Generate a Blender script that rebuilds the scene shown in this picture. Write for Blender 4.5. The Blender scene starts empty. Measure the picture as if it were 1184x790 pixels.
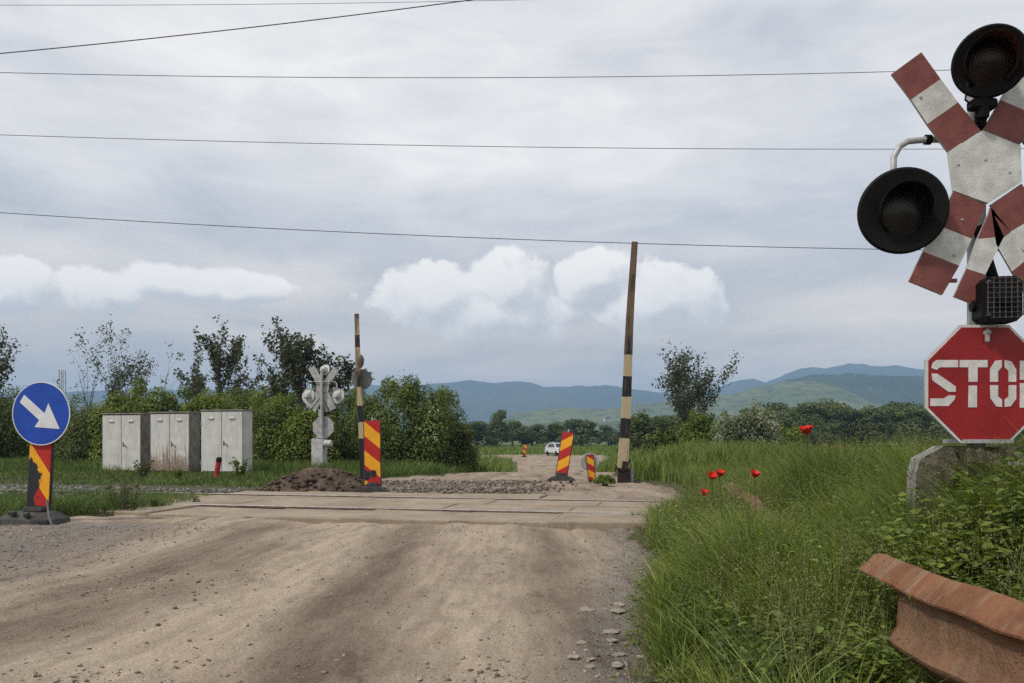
import bpy, math, random
import numpy as np
from mathutils import Vector, Matrix, Euler
random.seed(7)
RNG = np.random.default_rng(7)
S = bpy.context.scene
COL = S.collection
F = 930.0; U0 = 592.0; V0 = 505.0; EYE = 1.0
PI = math.pi
def P(u, v, Y):
    return Vector(((u-U0)/F*Y, Y, EYE-(v-V0)/F*Y))
def sstep(a, b, x):
    t = np.clip((np.asarray(x, float)-a)/(b-a), 0, 1)
    return t*t*(3-2*t)

# ------------------------------------------------------------------ noise
_perm = np.random.default_rng(3).random((256, 256))
def vnoise(x, y):
    x = np.asarray(x, float); y = np.asarray(y, float)
    xi = np.floor(x).astype(int); yi = np.floor(y).astype(int)
    fx = x-xi; fy = y-yi
    fx = fx*fx*(3-2*fx); fy = fy*fy*(3-2*fy)
    g = lambda i, j: _perm[i & 255, j & 255]
    return (g(xi, yi)*(1-fx)+g(xi+1, yi)*fx)*(1-fy)+(g(xi, yi+1)*(1-fx)+g(xi+1, yi+1)*fx)*fy
def fbm(x, y, o=4):
    s = 0; a = .5; t = 0
    for k in range(o):
        s = s+a*vnoise(np.asarray(x)*2**k+17.3*k, np.asarray(y)*2**k+5.1*k); t += a; a *= .5
    return s/t

# ------------------------------------------------------------------ plan of the place
def edge_r(Y):      # right edge of the dirt road
    return np.interp(Y, [-5, 2, 3.3, 6, 9.8, 12.5, 16.3, 19, 30, 48, 70, 90], [.2, .52, .70, 1.12, 1.75, 2.9, 3.55, 2.75, 3.6, 5.0, 8.6, 10])
def edge_l(Y):      # left edge of the dirt road
    return np.interp(Y, [-5, 7.5, 8.4, 9.2, 10.3, 11.2, 13.2, 16, 19, 21, 30, 48, 62, 74, 84], [-30, -30, -7.2, -6.2, -5.3, -4.9, -5.2, -4.2, -3.5, -2.2, -.5, .3, .2, -4, -5])
def far_rail_y(x):
    return 12.72-.225*np.asarray(x)
TR_ANG = math.atan(-.225)
def on_dirt(x, Y):
    x = np.asarray(x, float); Y = np.asarray(Y, float)
    n = (fbm(x*1.3, Y*1.3)-.5)*.55 + (fbm(x*6, Y*6)-.5)*.16
    d = np.minimum(edge_r(Y)-x, x-edge_l(Y))
    # side branch leaving to the left at the far bend
    br = np.where(x < 0, 6.5-np.abs(Y-(79-.05*x)), -9)
    d = np.where(Y > 88, -9, d)
    return np.maximum(d, np.where(Y > 60, br*.8, -9))+n
def base_z(x, Y):
    x = np.asarray(x, float); Y = np.asarray(Y, float)
    start = np.interp(x, [-6, -2, 4, 9], [36, 19, 19, 30])
    z = -.95*sstep(0, 1, (Y-start)/28.) - .35*sstep(60, 220, Y)
    z = z-.12*(1-sstep(3, 9.5, Y))
    r = x-edge_r(Y)
    z = z+.42*sstep(.75, 1.9, r)*(1-sstep(10, 15, Y))
    z = z+.32*sstep(.1, 1.6, r)*sstep(15, 18, Y)*(1-sstep(32, 45, Y))*(1-sstep(2.5, 5.5, r))
    z = z+(fbm(x*.25, Y*.25)-.5)*.25*sstep(20, 60, Y)
    return z
def road_detail(x, Y):
    w = road_w(x, Y)
    near = 1-sstep(20, 40, Y)
    z = (fbm(x*.9, Y*.6, 3)-.5)*.10+(fbm(x*4, Y*4, 4)-.5)*.045+(fbm(w*5.5, Y*.7, 4)-.5)*.05*near+(fbm(x*17, Y*17, 2)-.5)*.016
    rut = np.exp(-((w+.95)/.28)**2)+np.exp(-((w-.75)/.28)**2)+.7*np.exp(-((w+3.0)/.4)**2)
    return (z-.035*rut*(1-sstep(8, 10.5, Y)))*(1-.85*np.exp(-((Y-far_rail_y(x)+.9)/2.0)**4))*np.where(Y < 40, 1, .5)
def road_w(x, Y):
    return (x+.1)/(1+.05*np.clip(10-Y, 0, 10))+.012*np.clip(10-Y, 0, 10)**2*np.where(x < -1, np.clip((-1-x)*.5, 0, 1), 0)

# ------------------------------------------------------------------ material helpers
class G:
    def __init__(s, nt): s.nt = nt; s.x = 0
    def n(s, t, **kw):
        nd = s.nt.nodes.new(t); s.x += 40; nd.location = (s.x, 0)
        for k, v in kw.items(): setattr(nd, k, v)
        return nd
    def put(s, sock, v):
        if isinstance(v, bpy.types.NodeSocket): s.nt.links.new(v, sock)
        elif v is not None: sock.default_value = v
    def m(s, op, a, b=None, c=None, clamp=False):
        nd = s.n('ShaderNodeMath', operation=op, use_clamp=clamp)
        for i, v in enumerate((a, b, c)):
            if v is not None: s.put(nd.inputs[i], v)
        return nd.outputs[0]
    def vm(s, op, a, b=None, scale=None):
        nd = s.n('ShaderNodeVectorMath', operation=op)
        s.put(nd.inputs[0], a)
        if b is not None: s.put(nd.inputs[1], b)
        if scale is not None: s.put(nd.inputs['Scale'], scale)
        return nd.outputs['Value'] if op in ('LENGTH', 'DOT_PRODUCT', 'DISTANCE') else nd.outputs['Vector']
    def xyz(s, v):
        nd = s.n('ShaderNodeSeparateXYZ'); s.put(nd.inputs[0], v); return nd.outputs
    def comb(s, x, y, z):
        nd = s.n('ShaderNodeCombineXYZ')
        for i, v in enumerate((x, y, z)): s.put(nd.inputs[i], v)
        return nd.outputs[0]
    def noise(s, vec, scale, detail=4, rough=.55, dist=0):
        nd = s.n('ShaderNodeTexNoise'); s.put(nd.inputs['Vector'], vec)
        nd.inputs['Scale'].default_value = scale; nd.inputs['Detail'].default_value = detail
        nd.inputs['Roughness'].default_value = rough; nd.inputs['Distortion'].default_value = dist
        return nd.outputs['Fac']
    def mr(s, v, a, b, c=0., d=1., smooth=True):
        nd = s.n('ShaderNodeMapRange', interpolation_type='SMOOTHSTEP' if smooth else 'LINEAR')
        s.put(nd.inputs[0], v)
        for i, q in enumerate((a, b, c, d)): s.put(nd.inputs[i+1], q)
        return nd.outputs[0]
    def mix(s, f, a, b, mode='MIX'):
        nd = s.n('ShaderNodeMix', data_type='RGBA', blend_type=mode)
        s.put(nd.inputs[0], f); s.put(nd.inputs[6], c4(a)); s.put(nd.inputs[7], c4(b))
        return nd.outputs[2]
    def ramp(s, f, stops, interp='LINEAR'):
        nd = s.n('ShaderNodeValToRGB'); cr = nd.color_ramp; cr.interpolation = interp
        s.put(nd.inputs[0], f)
        while len(cr.elements) < len(stops): cr.elements.new(.5)
        for e, (p, c) in zip(cr.elements, stops): e.position = p; e.color = c4(c)
        return nd.outputs[0]
    def attr(s, name):
        nd = s.n('ShaderNodeAttribute', attribute_name=name); return nd.outputs['Fac']
    def bump(s, h, strength=.3, dist=.02):
        nd = s.n('ShaderNodeBump'); nd.inputs['Strength'].default_value = strength; nd.inputs['Distance'].default_value = dist
        s.put(nd.inputs['Height'], h); return nd.outputs[0]
def c4(c):
    if isinstance(c, (tuple, list)) and len(c) == 3: return (*c, 1)
    return c
def new_mat(name):
    m = bpy.data.materials.new(name); m.use_nodes = True
    g = G(m.node_tree); b = m.node_tree.nodes['Principled BSDF']; b.inputs['Roughness'].default_value = .8
    b.inputs['Specular IOR Level'].default_value = .3
    return m, g, b
def pos(g): return g.n('ShaderNodeNewGeometry').outputs['Position']
def obc(g): return g.n('ShaderNodeTexCoord').outputs['Object']

def mat_plain(name, c, rough=.7, metal=0, var=.25, scale=6, bump=.15, rust=0., rustc=(.13, .05, .022), spec=.3):
    m, g, b = new_mat(name); o = obc(g)
    n = g.noise(o, scale, 6, .6)
    dark = tuple(x*(1-var) for x in c); lite = tuple(min(1, x*(1+var*.6)) for x in c)
    col = g.mix(g.mr(n, .3, .7), dark, lite)
    if rust > 0:
        n2 = g.noise(g.vm('MULTIPLY', o, (1, 1, .45)), scale*.9, 8, .7)
        f = g.mr(n2, .72-rust*.45, .80-rust*.45)
        n3 = g.noise(o, scale*8, 3)
        col = g.mix(f, col, g.mix(n3, rustc, tuple(x*2.0 for x in rustc)))
    g.put(b.inputs['Base Color'], col); b.inputs['Roughness'].default_value = rough; b.inputs['Metallic'].default_value = metal
    b.inputs['Specular IOR Level'].default_value = spec
    if bump: g.put(b.inputs['Normal'], g.bump(g.noise(o, scale*7, 4), bump, .01))
    return m

def mat_leaf(name, stops, trans=.35, rough=.55):
    m, g, b = new_mat(name)
    r = g.attr('rnd'); big = g.noise(pos(g), .9, 3)
    f = g.m('ADD', g.m('MULTIPLY', r, .65), g.m('MULTIPLY', g.m('SUBTRACT', big, .3), .9), clamp=True)
    col = g.ramp(f, stops)
    g.put(b.inputs['Base Color'], col); b.inputs['Roughness'].default_value = rough
    t = g.n('ShaderNodeBsdfTranslucent'); g.put(t.inputs['Color'], g.mix(1., col, (1.15, 1.1, .6), 'MULTIPLY'))
    mx = g.n('ShaderNodeMixShader'); mx.inputs[0].default_value = trans
    g.nt.links.new(b.outputs[0], mx.inputs[1]); g.nt.links.new(t.outputs[0], mx.inputs[2])
    g.nt.links.new(mx.outputs[0], g.nt.nodes['Material Output'].inputs['Surface'])
    return m

def mat_stripe(name, ca, cb, slope, period, phase, damage=None, dcol=(.02, .02, .025)):
    """slanted bands painted across the panel, chips of black rubber where the film is gone"""
    m, g, b = new_mat(name); o = obc(g); x, y, z = g.xyz(o)[0:3]
    s = g.m('FRACT', g.m('ADD', g.m('DIVIDE', g.m('ADD', z, g.m('MULTIPLY', x, slope)), period), phase))
    f = g.m('GREATER_THAN', s, .5)
    n = g.noise(o, 9, 5)
    col = g.mix(f, ca, cb)
    col = g.mix(g.mr(n, .35, .75, 0, .3), col, g.mix(1., col, (.55, .5, .45), 'MULTIPLY'))
    if damage:
        fd = None
        for (cx, cz, rx, rz, k) in damage:
            dx = g.m('DIVIDE', g.m('SUBTRACT', x, cx), rx); dz = g.m('DIVIDE', g.m('SUBTRACT', z, cz), rz)
            q = g.m('SQRT', g.m('ADD', g.m('MULTIPLY', dx, dx), g.m('MULTIPLY', dz, dz)))
            q = g.m('ADD', q, g.m('MULTIPLY', g.m('SUBTRACT', g.noise(g.vm('MULTIPLY', o, (1.6, 1, .8)), 13, 5, .6), .5), k))
            w = g.m('LESS_THAN', q, 1.)
            fd = w if fd is None else g.m('MAXIMUM', fd, w)
        col = g.mix(fd, col, dcol)
    g.put(b.inputs['Base Color'], col); b.inputs['Roughness'].default_value = .5
    return m

# ------------------------------------------------------------------ mesh helpers
class MB:
    def __init__(s): s.v = []; s.f = []; s.mi = []
    def add(s, vs, fs, mi=0):
        o = len(s.v); s.v += [tuple(v) for v in vs]; s.f += [tuple(i+o for i in f) for f in fs]; s.mi += [mi]*len(fs)
    def box(s, c, d, mi=0, rot=None, bev=0.0):
        x, y, z = d[0]/2, d[1]/2, d[2]/2
        if bev <= 0:
            vs = [(-x, -y, -z), (x, -y, -z), (x, y, -z), (-x, y, -z), (-x, -y, z), (x, -y, z), (x, y, z), (-x, y, z)]
            fs = [(3, 2, 1, 0), (4, 5, 6, 7), (0, 1, 5, 4), (1, 2, 6, 5), (2, 3, 7, 6), (3, 0, 4, 7)]
        else:
            import bmesh
            bm = bmesh.new(); bmesh.ops.create_cube(bm, size=1)
            for v in bm.verts: v.co = Vector((v.co.x*d[0], v.co.y*d[1], v.co.z*d[2]))
            bmesh.ops.bevel(bm, geom=list(bm.edges), offset=bev, segments=2, affect='EDGES')
            bm.verts.index_update()
            vs = [v.co.copy() for v in bm.verts]; fs = [[v.index for v in f.verts] for f in bm.faces]; bm.free()
        R = rot.to_matrix() if isinstance(rot, Euler) else rot
        c = Vector(c)
        vs = [(R @ Vector(v) if R else Vector(v))+c for v in vs]
        s.add(vs, fs, mi)
    def tube(s, pts, rad, n=8, mi=0, cap=True):
        pts = [Vector(p) for p in pts]; rs = rad if isinstance(rad, (list, tuple)) else [rad]*len(pts)
        vs = []; fs = []; up = None
        for i, p in enumerate(pts):
            d = (pts[min(i+1, len(pts)-1)]-pts[max(i-1, 0)])
            d = d.normalized() if d.length > 1e-9 else Vector((0, 0, 1))
            if up is None:
                up = d.orthogonal().normalized()
            up = (up-d*up.dot(d))
            up = up.normalized() if up.length > 1e-6 else d.orthogonal().normalized()
            w = d.cross(up)
            for k in range(n):
                a = 2*PI*k/n; vs.append(p+(up*math.cos(a)+w*math.sin(a))*rs[i])
        for i in range(len(pts)-1):
            for k in range(n):
                a = i*n+k; b2 = i*n+(k+1) % n; fs.append((a, b2, b2+n, a+n))
        if cap:
            fs.append(tuple(range(n-1, -1, -1))); fs.append(tuple(range((len(pts)-1)*n, len(pts)*n)))
        s.add(vs, fs, mi)
    def lathe(s, prof, M=None, n=32, mi=0, a0=0, a1=2*PI):
        """profile of (radius, height) turned about local z, placed by matrix M"""
        full = abs(a1-a0-2*PI) < 1e-6; k = n if full else n+1
        vs = []; fs = []
        for r, h in prof:
            for i in range(k):
                a = a0+(a1-a0)*i/n; v = Vector((r*math.cos(a), r*math.sin(a), h)); vs.append(M @ v if M else v)
        for j in range(len(prof)-1):
            for i in range(n):
                i2 = (i+1) % k; fs.append((j*k+i, j*k+i2, (j+1)*k+i2, (j+1)*k+i))
        s.add(vs, fs, mi)
    def prism(s, poly, y0, y1, mi=0, mside=None, mback=None):
        """outline in x,z with thickness from y0 (front) to y1 (back)"""
        n = len(poly); vs = [(p[0], y0, p[1]) for p in poly]+[(p[0], y1, p[1]) for p in poly]
        area = sum(poly[i][0]*poly[(i+1) % n][1]-poly[(i+1) % n][0]*poly[i][1] for i in range(n))
        fr = tuple(range(n)) if area > 0 else tuple(range(n-1, -1, -1))
        o = len(s.v); s.v += vs
        s.f.append(tuple(i+o for i in fr)); s.mi.append(mi)
        s.f.append(tuple(i+n+o for i in reversed(fr))); s.mi.append(mi if mback is None else mback)
        for i in range(n):
            j = (i+1) % n
            q = (o+i, o+i+n, o+j+n, o+j) if area > 0 else (o+j, o+j+n, o+i+n, o+i)
            s.f.append(q); s.mi.append(mi if mside is None else mside)
    def build(s, name, mats, parent=None, smooth=False, loc=None):
        me = bpy.data.meshes.new(name); me.from_pydata(s.v, [], s.f)
        for m in (mats if isinstance(mats, (list, tuple)) else [mats]): me.materials.append(m)
        me.polygons.foreach_set('material_index', s.mi)
        me.update()
        if smooth:
            me.polygons.foreach_set('use_smooth', [True]*len(me.polygons))
            try: me.set_sharp_from_angle(angle=math.radians(40))
            except Exception: pass
        return link(name, me, parent, loc)
def link(name, me, parent=None, loc=None):
    o = bpy.data.objects.new(name, me); COL.objects.link(o)
    if parent is not None: o.parent = parent
    if loc is not None: o.location = loc
    return o
def np_mesh(name, V, Fs, nside, mat, attrs=None, parent=None, smooth=False):
    me = bpy.data.meshes.new(name); n = len(V); fN = len(Fs)
    me.vertices.add(n); me.vertices.foreach_set('co', np.ascontiguousarray(V, dtype=np.float32).ravel())
    me.loops.add(fN*nside); me.loops.foreach_set('vertex_index', np.ascontiguousarray(Fs, dtype=np.int32).ravel())
    me.polygons.add(fN); me.polygons.foreach_set('loop_start', np.arange(0, fN*nside, nside, dtype=np.int32))
    me.polygons.foreach_set('loop_total', np.full(fN, nside, dtype=np.int32))
    if smooth: me.polygons.foreach_set('use_smooth', np.ones(fN, dtype=bool))
    for k, a in (attrs or {}).items():
        at = me.attributes.new(k, 'FLOAT', 'POINT'); at.data.foreach_set('value', np.ascontiguousarray(a, dtype=np.float32))
    me.materials.append(mat); me.update(calc_edges=True); me.validate()
    return link(name, me, parent)
def tag(o, label=None, cat=None, group=None, kind=None):
    if label: o['label'] = label
    if cat: o['category'] = cat
    if group: o['group'] = group
    if kind: o['kind'] = kind
    return o
def thing(name, label, cat, loc=(0, 0, 0), rz=0, group=None):
    o = bpy.data.objects.new(name, None); COL.objects.link(o); o.location = loc; o.rotation_euler = (0, 0, rz)
    o.empty_display_size = .1
    return tag(o, label, cat, group)
def kids(o): return [c for c in COL.objects if c.parent == o]
def dup(root, loc, rz, sc, label=None, group=None):
    r = root.copy(); COL.objects.link(r); r.location = loc; r.rotation_euler = (0, 0, rz); r.scale = sc
    if label: r['label'] = label
    if group: r['group'] = group
    for ch in kids(root):
        c = ch.copy(); COL.objects.link(c); c.parent = r
    return r
def grid_mesh(name, xs, ys, zf, mat, attrs=None, keep=None):
    X, Y = np.meshgrid(xs, ys); Z = zf(X, Y)
    V = np.stack([X, Y, Z], -1).reshape(-1, 3); nx, ny = len(xs), len(ys)
    idx = np.arange(nx*ny).reshape(ny, nx)
    q = np.stack([idx[:-1, :-1], idx[:-1, 1:], idx[1:, 1:], idx[1:, :-1]], -1).reshape(-1, 4)
    at = {k: f(X, Y).ravel() for k, f in (attrs or {}).items()}
    if keep is not None:
        km = keep(X, Y).ravel(); q = q[km[q].any(1)]
        used = np.zeros(len(V), bool); used[q.ravel()] = True
        re = np.cumsum(used)-1; V = V[used]; q = re[q]; at = {k: a[used] for k, a in at.items()}
    return np_mesh(name, V, q, 4, mat, at, smooth=True)

# ------------------------------------------------------------------ light, sky, camera
SUN_AZ = math.atan2(-.82, -.55); SUN_EL = math.radians(50)
w = bpy.data.worlds.new('World'); S.world = w; w.use_nodes = True
nt = w.node_tree; g = G(nt); bg = nt.nodes['Background']
sky = g.n('ShaderNodeTexSky', sky_type='NISHITA', sun_disc=False, sun_elevation=SUN_EL, sun_rotation=SUN_AZ)
D = g.n('ShaderNodeTexCoord').outputs['Generated']
dx, dy, dz = g.xyz(D)[0:3]
hor = g.m('SQRT', g.m('ADD', g.m('MULTIPLY', dx, dx), g.m('MULTIPLY', dy, dy)))
el = g.m('DIVIDE', dz, g.m('MAXIMUM', hor, .05))
az = g.m('ARCTAN2', dx, dy)
def ae(u, v):
    a = math.atan((u-U0)/F); return a, (V0-v)/F*math.cos(a)
# high layered cloud, laid out on a flat ceiling
den = g.m('ADD', g.m('MAXIMUM', dz, 0.), .16)
cp = g.comb(g.m('DIVIDE', dx, den), g.m('DIVIDE', dy, den), 0.)
n1 = g.noise(g.vm('MULTIPLY', cp, (.9, 1.1, 1)), 1.0, 7, .55, .6)
n2 = g.noise(g.vm('ADD', g.vm('MULTIPLY', cp, (.5, .7, 1)), (7.3, 2.1, 0)), .9, 5, .5, .3)
n3 = g.noise(g.vm('ADD', g.comb(g.m('MULTIPLY', az, 3.0), g.m('MULTIPLY', el, 9.0), 0.), (3.1, 4.4, 1.)), 1.7, 6, .55, .5)
v1 = g.m('ADD', g.m('MULTIPLY', n1, .5), g.m('ADD', g.m('MULTIPLY', n2, .45), g.m('MULTIPLY', g.m('SUBTRACT', n3, .16), .52)))
aev = g.comb(az, el, 0.)
wob = g.noise(g.vm('MULTIPLY', aev, (1, 1.6, 1)), 6., 5, .55)
def blob(u, v, ru, rv, k, prev):
    a, e = ae(u, v)
    q = g.vm('LENGTH', g.vm('DIVIDE', g.vm('SUBTRACT', aev, (a, e, 0)), (ru/F, rv/F, 1)))
    q = g.m('ADD', q, g.m('MULTIPLY', g.m('SUBTRACT', wob, .5), 1.3))
    s_ = g.m('MULTIPLY', g.mr(q, 0., 1.), k)     # 0 centre .. k outside
    return g.m('ADD', prev, g.m('SUBTRACT', k, s_))
for bl in [(250, 60, 420, 110, .10), (640, 180, 360, 150, .10), (900, 30, 150, 80, -.16), (520, 120, 110, 60, -.05),
           (120, 245, 300, 55, -.14), (930, 170, 200, 80, -.05), (60, 390, 190, 60, -.10), (430, 300, 140, 40, -.06), (950, 330, 300, 60, -.10), (620, 420, 420, 45, -.10)]:
    v1 = blob(*bl, v1)
strat = g.ramp(g.mr(v1, .40, .86, 0, 1, False), [(0, (.50, .525, .585)), (.28, (.61, .63, .675)), (.55, (.755, .75, .765)), (.8, (.865, .85, .845)), (1, (.97, .945, .925))])
# cumulus heads: lumps with a crisp upper edge, shaded by comparing the lump with itself a step towards the sun
def heads(shift):
    p = g.vm('ADD', aev, shift) if shift else aev
    wrp = g.noise(p, 20., 8, .55)
    wr2 = g.noise(p, 9., 3, .5)
    out = None
    for (u, v, ru, rv) in [(505, 345, 80, 46), (585, 336, 62, 52), (565, 362, 95, 44), (690, 322, 56, 34), (755, 350, 84, 46),
                           (-5, 338, 60, 34), (125, 338, 50, 30), (205, 328, 85, 24), (275, 335, 60, 20)]:
        a, e = ae(u, v)
        q = g.vm('LENGTH', g.vm('DIVIDE', g.vm('SUBTRACT', p, (a, e, 0)), (ru/F, rv/F, 1)))
        q = g.m('SUBTRACT', 1.25, q)
        out = q if out is None else g.m('MAXIMUM', out, q)
    out = g.m('ADD', out, g.m('ADD', g.m('MULTIPLY', g.m('SUBTRACT', wrp, .5), 1.25), g.m('MULTIPLY', g.m('SUBTRACT', wr2, .5), .9)))
    return out
h0 = heads(None); h1 = heads((-.011, .017, 0))
mask = g.mr(h0, .20, g.mr(wob, .35, .65, .32, .50))
emb = g.m('MULTIPLY', g.mr(g.m('SUBTRACT', h0, h1), -.40, .36), g.mr(h0, 1.9, .5, .72, 1.))
cumc = g.mix(emb, (.68, .685, .70), (1.16, 1.11, 1.04))
fade = g.mr(g.m('ADD', el, g.m('MULTIPLY', g.m('SUBTRACT', wob, .5), .16)), .075, .150)
strat = g.mix(g.mr(el, .30, .04), strat, g.mix(1., strat, (1.16, 1.03, .87), 'MULTIPLY'))
strat2 = g.mix(g.m('MULTIPLY', mask, g.m('MULTIPLY', fade, .85)), strat, cumc)
# rare thin gaps where the blue comes through
skyc = g.mix(1., sky.outputs[0], (.10, .10, .10), 'MULTIPLY')
fin = g.mix(.03, strat2, skyc)
below = g.mr(dz, -.06, -.005)
fin = g.mix(below, (.16, .16, .12), fin)
g.put(bg.inputs['Color'], fin); bg.inputs['Strength'].default_value = 1.0

sl = bpy.data.lights.new('sun', 'SUN'); sl.energy = 2.7; sl.angle = math.radians(6); sl.color = (1, .95, .86)
so = bpy.data.objects.new('sun', sl); COL.objects.link(so)
sd = Vector((math.sin(SUN_AZ)*math.cos(SUN_EL), math.cos(SUN_AZ)*math.cos(SUN_EL), math.sin(SUN_EL)))
so.rotation_euler = sd.to_track_quat('Z', 'Y').to_euler(); so.location = sd*60

cam = bpy.data.cameras.new('camera'); co = bpy.data.objects.new('camera', cam); COL.objects.link(co)
co.location = (0, 0, EYE); co.rotation_euler = (PI/2, 0, 0)
cam.sensor_width = 36; cam.lens = 36*F/1184; cam.shift_y = 110/1184; cam.clip_start = .05; cam.clip_end = 20000
S.camera = co
S.view_settings.view_transform = 'Standard'; S.view_settings.look = 'None'; S.view_settings.exposure = .15; S.view_settings.gamma = 1
S.view_settings.use_curve_mapping = False
S.render.engine = 'CYCLES'; S.cycles.use_denoising = False; S.cycles.max_bounces = 6; S.cycles.diffuse_bounces = 2; S.cycles.transmission_bounces = 3; S.cycles.transparent_max_bounces = 8
S.cycles.volume_bounces = 0; S.cycles.use_adaptive_sampling = True; S.cycles.adaptive_threshold = .012

# ------------------------------------------------------------------ ground
def ground_mat():
    m, g, b = new_mat('meadow_ground'); p = pos(g); x, y, z = g.xyz(p)[0:3]
    n = g.noise(p, .35, 6, .6); nf = g.noise(p, 6, 5, .6); far = g.mr(y, 25, 70)
    near_c = g.mix(nf, (.035, .032, .02), (.075, .08, .03))
    fieldn = g.noise(g.vm('MULTIPLY', p, (.012, .05, 1)), 1.0, 5, .55)
    far_c = g.mix(g.mr(fieldn, .35, .65), (.055, .085, .022), (.13, .16, .05))
    far_c = g.mix(g.mr(nf, .3, .7, 0, .35), far_c, (.04, .055, .02))
    g.put(b.inputs['Base Color'], g.mix(far, near_c, far_c)); b.inputs['Roughness'].default_value = .95
    g.put(b.inputs['Normal'], g.bump(nf, .5, .06)); return m
def axis(segs):
    out = [segs[0][0]]
    for a, b2, n in segs: out += list(np.linspace(a, b2, n+1)[1:])
    return np.array(out)
gx = axis([(-5200, -600, 24), (-600, -60, 40), (-60, -12, 60), (-12, -4, 40), (-4, 8, 120), (8, 20, 50), (20, 80, 50), (80, 600, 40), (600, 5200, 24)])
gy = axis([(-40, 0, 16), (0, 14, 130), (14, 30, 80), (30, 90, 90), (90, 260, 60), (260, 1000, 40), (1000, 6000, 30)])
def ground_z(X, Y):
    d = on_dirt(X, Y)
    z = base_z(X, Y)-.16*sstep(.02, .35, d)
    z = z+(fbm(X*2.5, Y*2.5)-.5)*.06*(1-sstep(20, 50, Y))
    fr = far_rail_y(X)-.95
    z = z-.10*np.exp(-((Y-fr)/2.2)**6)*(Y < 20)
    return z
grid_mesh('ground', gx, gy, ground_z, ground_mat())['kind'] = 'structure'

def dirt_mat():
    m, g, b = new_mat('dirt'); p = pos(g); x, y, z = g.xyz(p)[0:3]; w_ = g.attr('lane'); gr = g.attr('gravelly')
    stre = g.comb(g.m('MULTIPLY', w_, 1.6), g.m('MULTIPLY', y, .28), 0.)
    n0 = g.noise(stre, 1.3, 6, .6, .3); n1 = g.noise(p, .8, 5, .6); n2 = g.noise(p, 7, 6, .65); n3 = g.noise(p, 45, 4, .6); n4 = g.noise(p, 120, 3, .7)
    f = g.m('ADD', g.m('ADD', g.m('MULTIPLY', n0, .65), g.m('MULTIPLY', n1, .35)), g.m('MULTIPLY', g.m('MULTIPLY', g.attr('worn'), .25), g.mr(n2, .2, .7, .6, 1.2)))
    col = g.ramp(f, [(.26, (.15, .112, .085)), (.42, (.24, .187, .142)), (.54, (.32, .255, .195)), (.68, (.43, .352, .27))])
    grey = g.mix(n2, (.13, .115, .108), (.27, .25, .235))
    col = g.mix(g.m('MULTIPLY', g.mr(g.m('ADD', gr, g.m('MULTIPLY', g.m('SUBTRACT', n2, .5), .9)), .2, .75), .75), col, grey)
    damp = g.mr(g.m('ADD', n0, g.m('MULTIPLY', g.m('SUBTRACT', n2, .5), .5)), .40, .30)
    col = g.mix(g.m('MULTIPLY', damp, .5), col, (.08, .062, .05))
    col = g.mix(g.mr(n3, .35, .7, 0, .45), col, g.mix(1., col, (.55, .52, .5), 'MULTIPLY'))
    n5 = g.noise(g.comb(g.m('MULTIPLY', w_, 9.), g.m('MULTIPLY', y, 1.1), 0.), 1.5, 7, .7)
    col = g.mix(g.mr(n5, .40, .62, .0, .5), g.mix(1., col, (1.12, 1.12, 1.12), 'MULTIPLY'), g.mix(1., col, (.68, .65, .62), 'MULTIPLY'))
    col = g.mix(g.mr(n4, .58, .68, 0, .7), col, (.42, .38, .34))
    col = g.mix(g.mr(n4, .38, .31, 0, .6), col, (.09, .07, .055))
    g.put(b.inputs['Base Color'], col); b.inputs['Roughness'].default_value = .95; b.inputs['Specular IOR Level'].default_value = .15
    hh = g.m('ADD', g.m('MULTIPLY', n2, .5), g.m('ADD', g.m('MULTIPLY', n3, .4), g.m('MULTIPLY', n4, .25)))
    g.put(b.inputs['Normal'], g.bump(hh, .95, .045)); return m
DIRT = dirt_mat()
def road_z(X, Y):
    d = on_dirt(X, Y)
    return base_z(X, Y)+road_detail(X, Y)-.02-.16*(1-sstep(-.3, .22, d))
def worn(X, Y):
    x = X+.35*(fbm(X*.5, Y*.3)-.5)+.018*np.clip(9-Y, 0, 9)*np.where(X < -1.3, np.clip(-1.3-X, 0, 3), 0)*1.2
    e = lambda c, s_: np.exp(-((x-c)/s_)**2)
    w_ = .9*e(-1.75, .36)-.75*e(-1.08, .24)+.55*e(-.25, .42)-.35*e(.42, .2)-.5*e(-2.75, .3)+.45*e(-3.4, .35)-.4*e(-4.4, .4)
    return np.where(Y < 10.5, w_*(1-sstep(8.8, 10.5, Y)), 0)+.5*sstep(8.8, 10, Y)*(Y < 12)
def gravelly(X, Y):
    r = edge_r(Y)-X
    return np.clip(.9*(1-sstep(.0, .95, r))*(Y < 13)+.75*sstep(-2.4, -5, X)*(Y < 9.5)*sstep(4.2, 6.5, Y)+.35*(Y > 13.6)*(Y < 19)*(X < 0), 0, 1)
rx = axis([(-30, -7, 60), (-7, 4, 260), (4, 12, 24)]); ry = axis([(-6, 2, 20), (2, 7, 150), (7, 14, 130), (14, 22, 60), (22, 90, 120)])
road = grid_mesh('dirt_road', rx, ry, road_z, DIRT, {'lane': road_w, 'gravelly': gravelly, 'worn': worn}, keep=lambda X, Y: on_dirt(X, Y) > -.35)
road['kind'] = 'structure'

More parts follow.
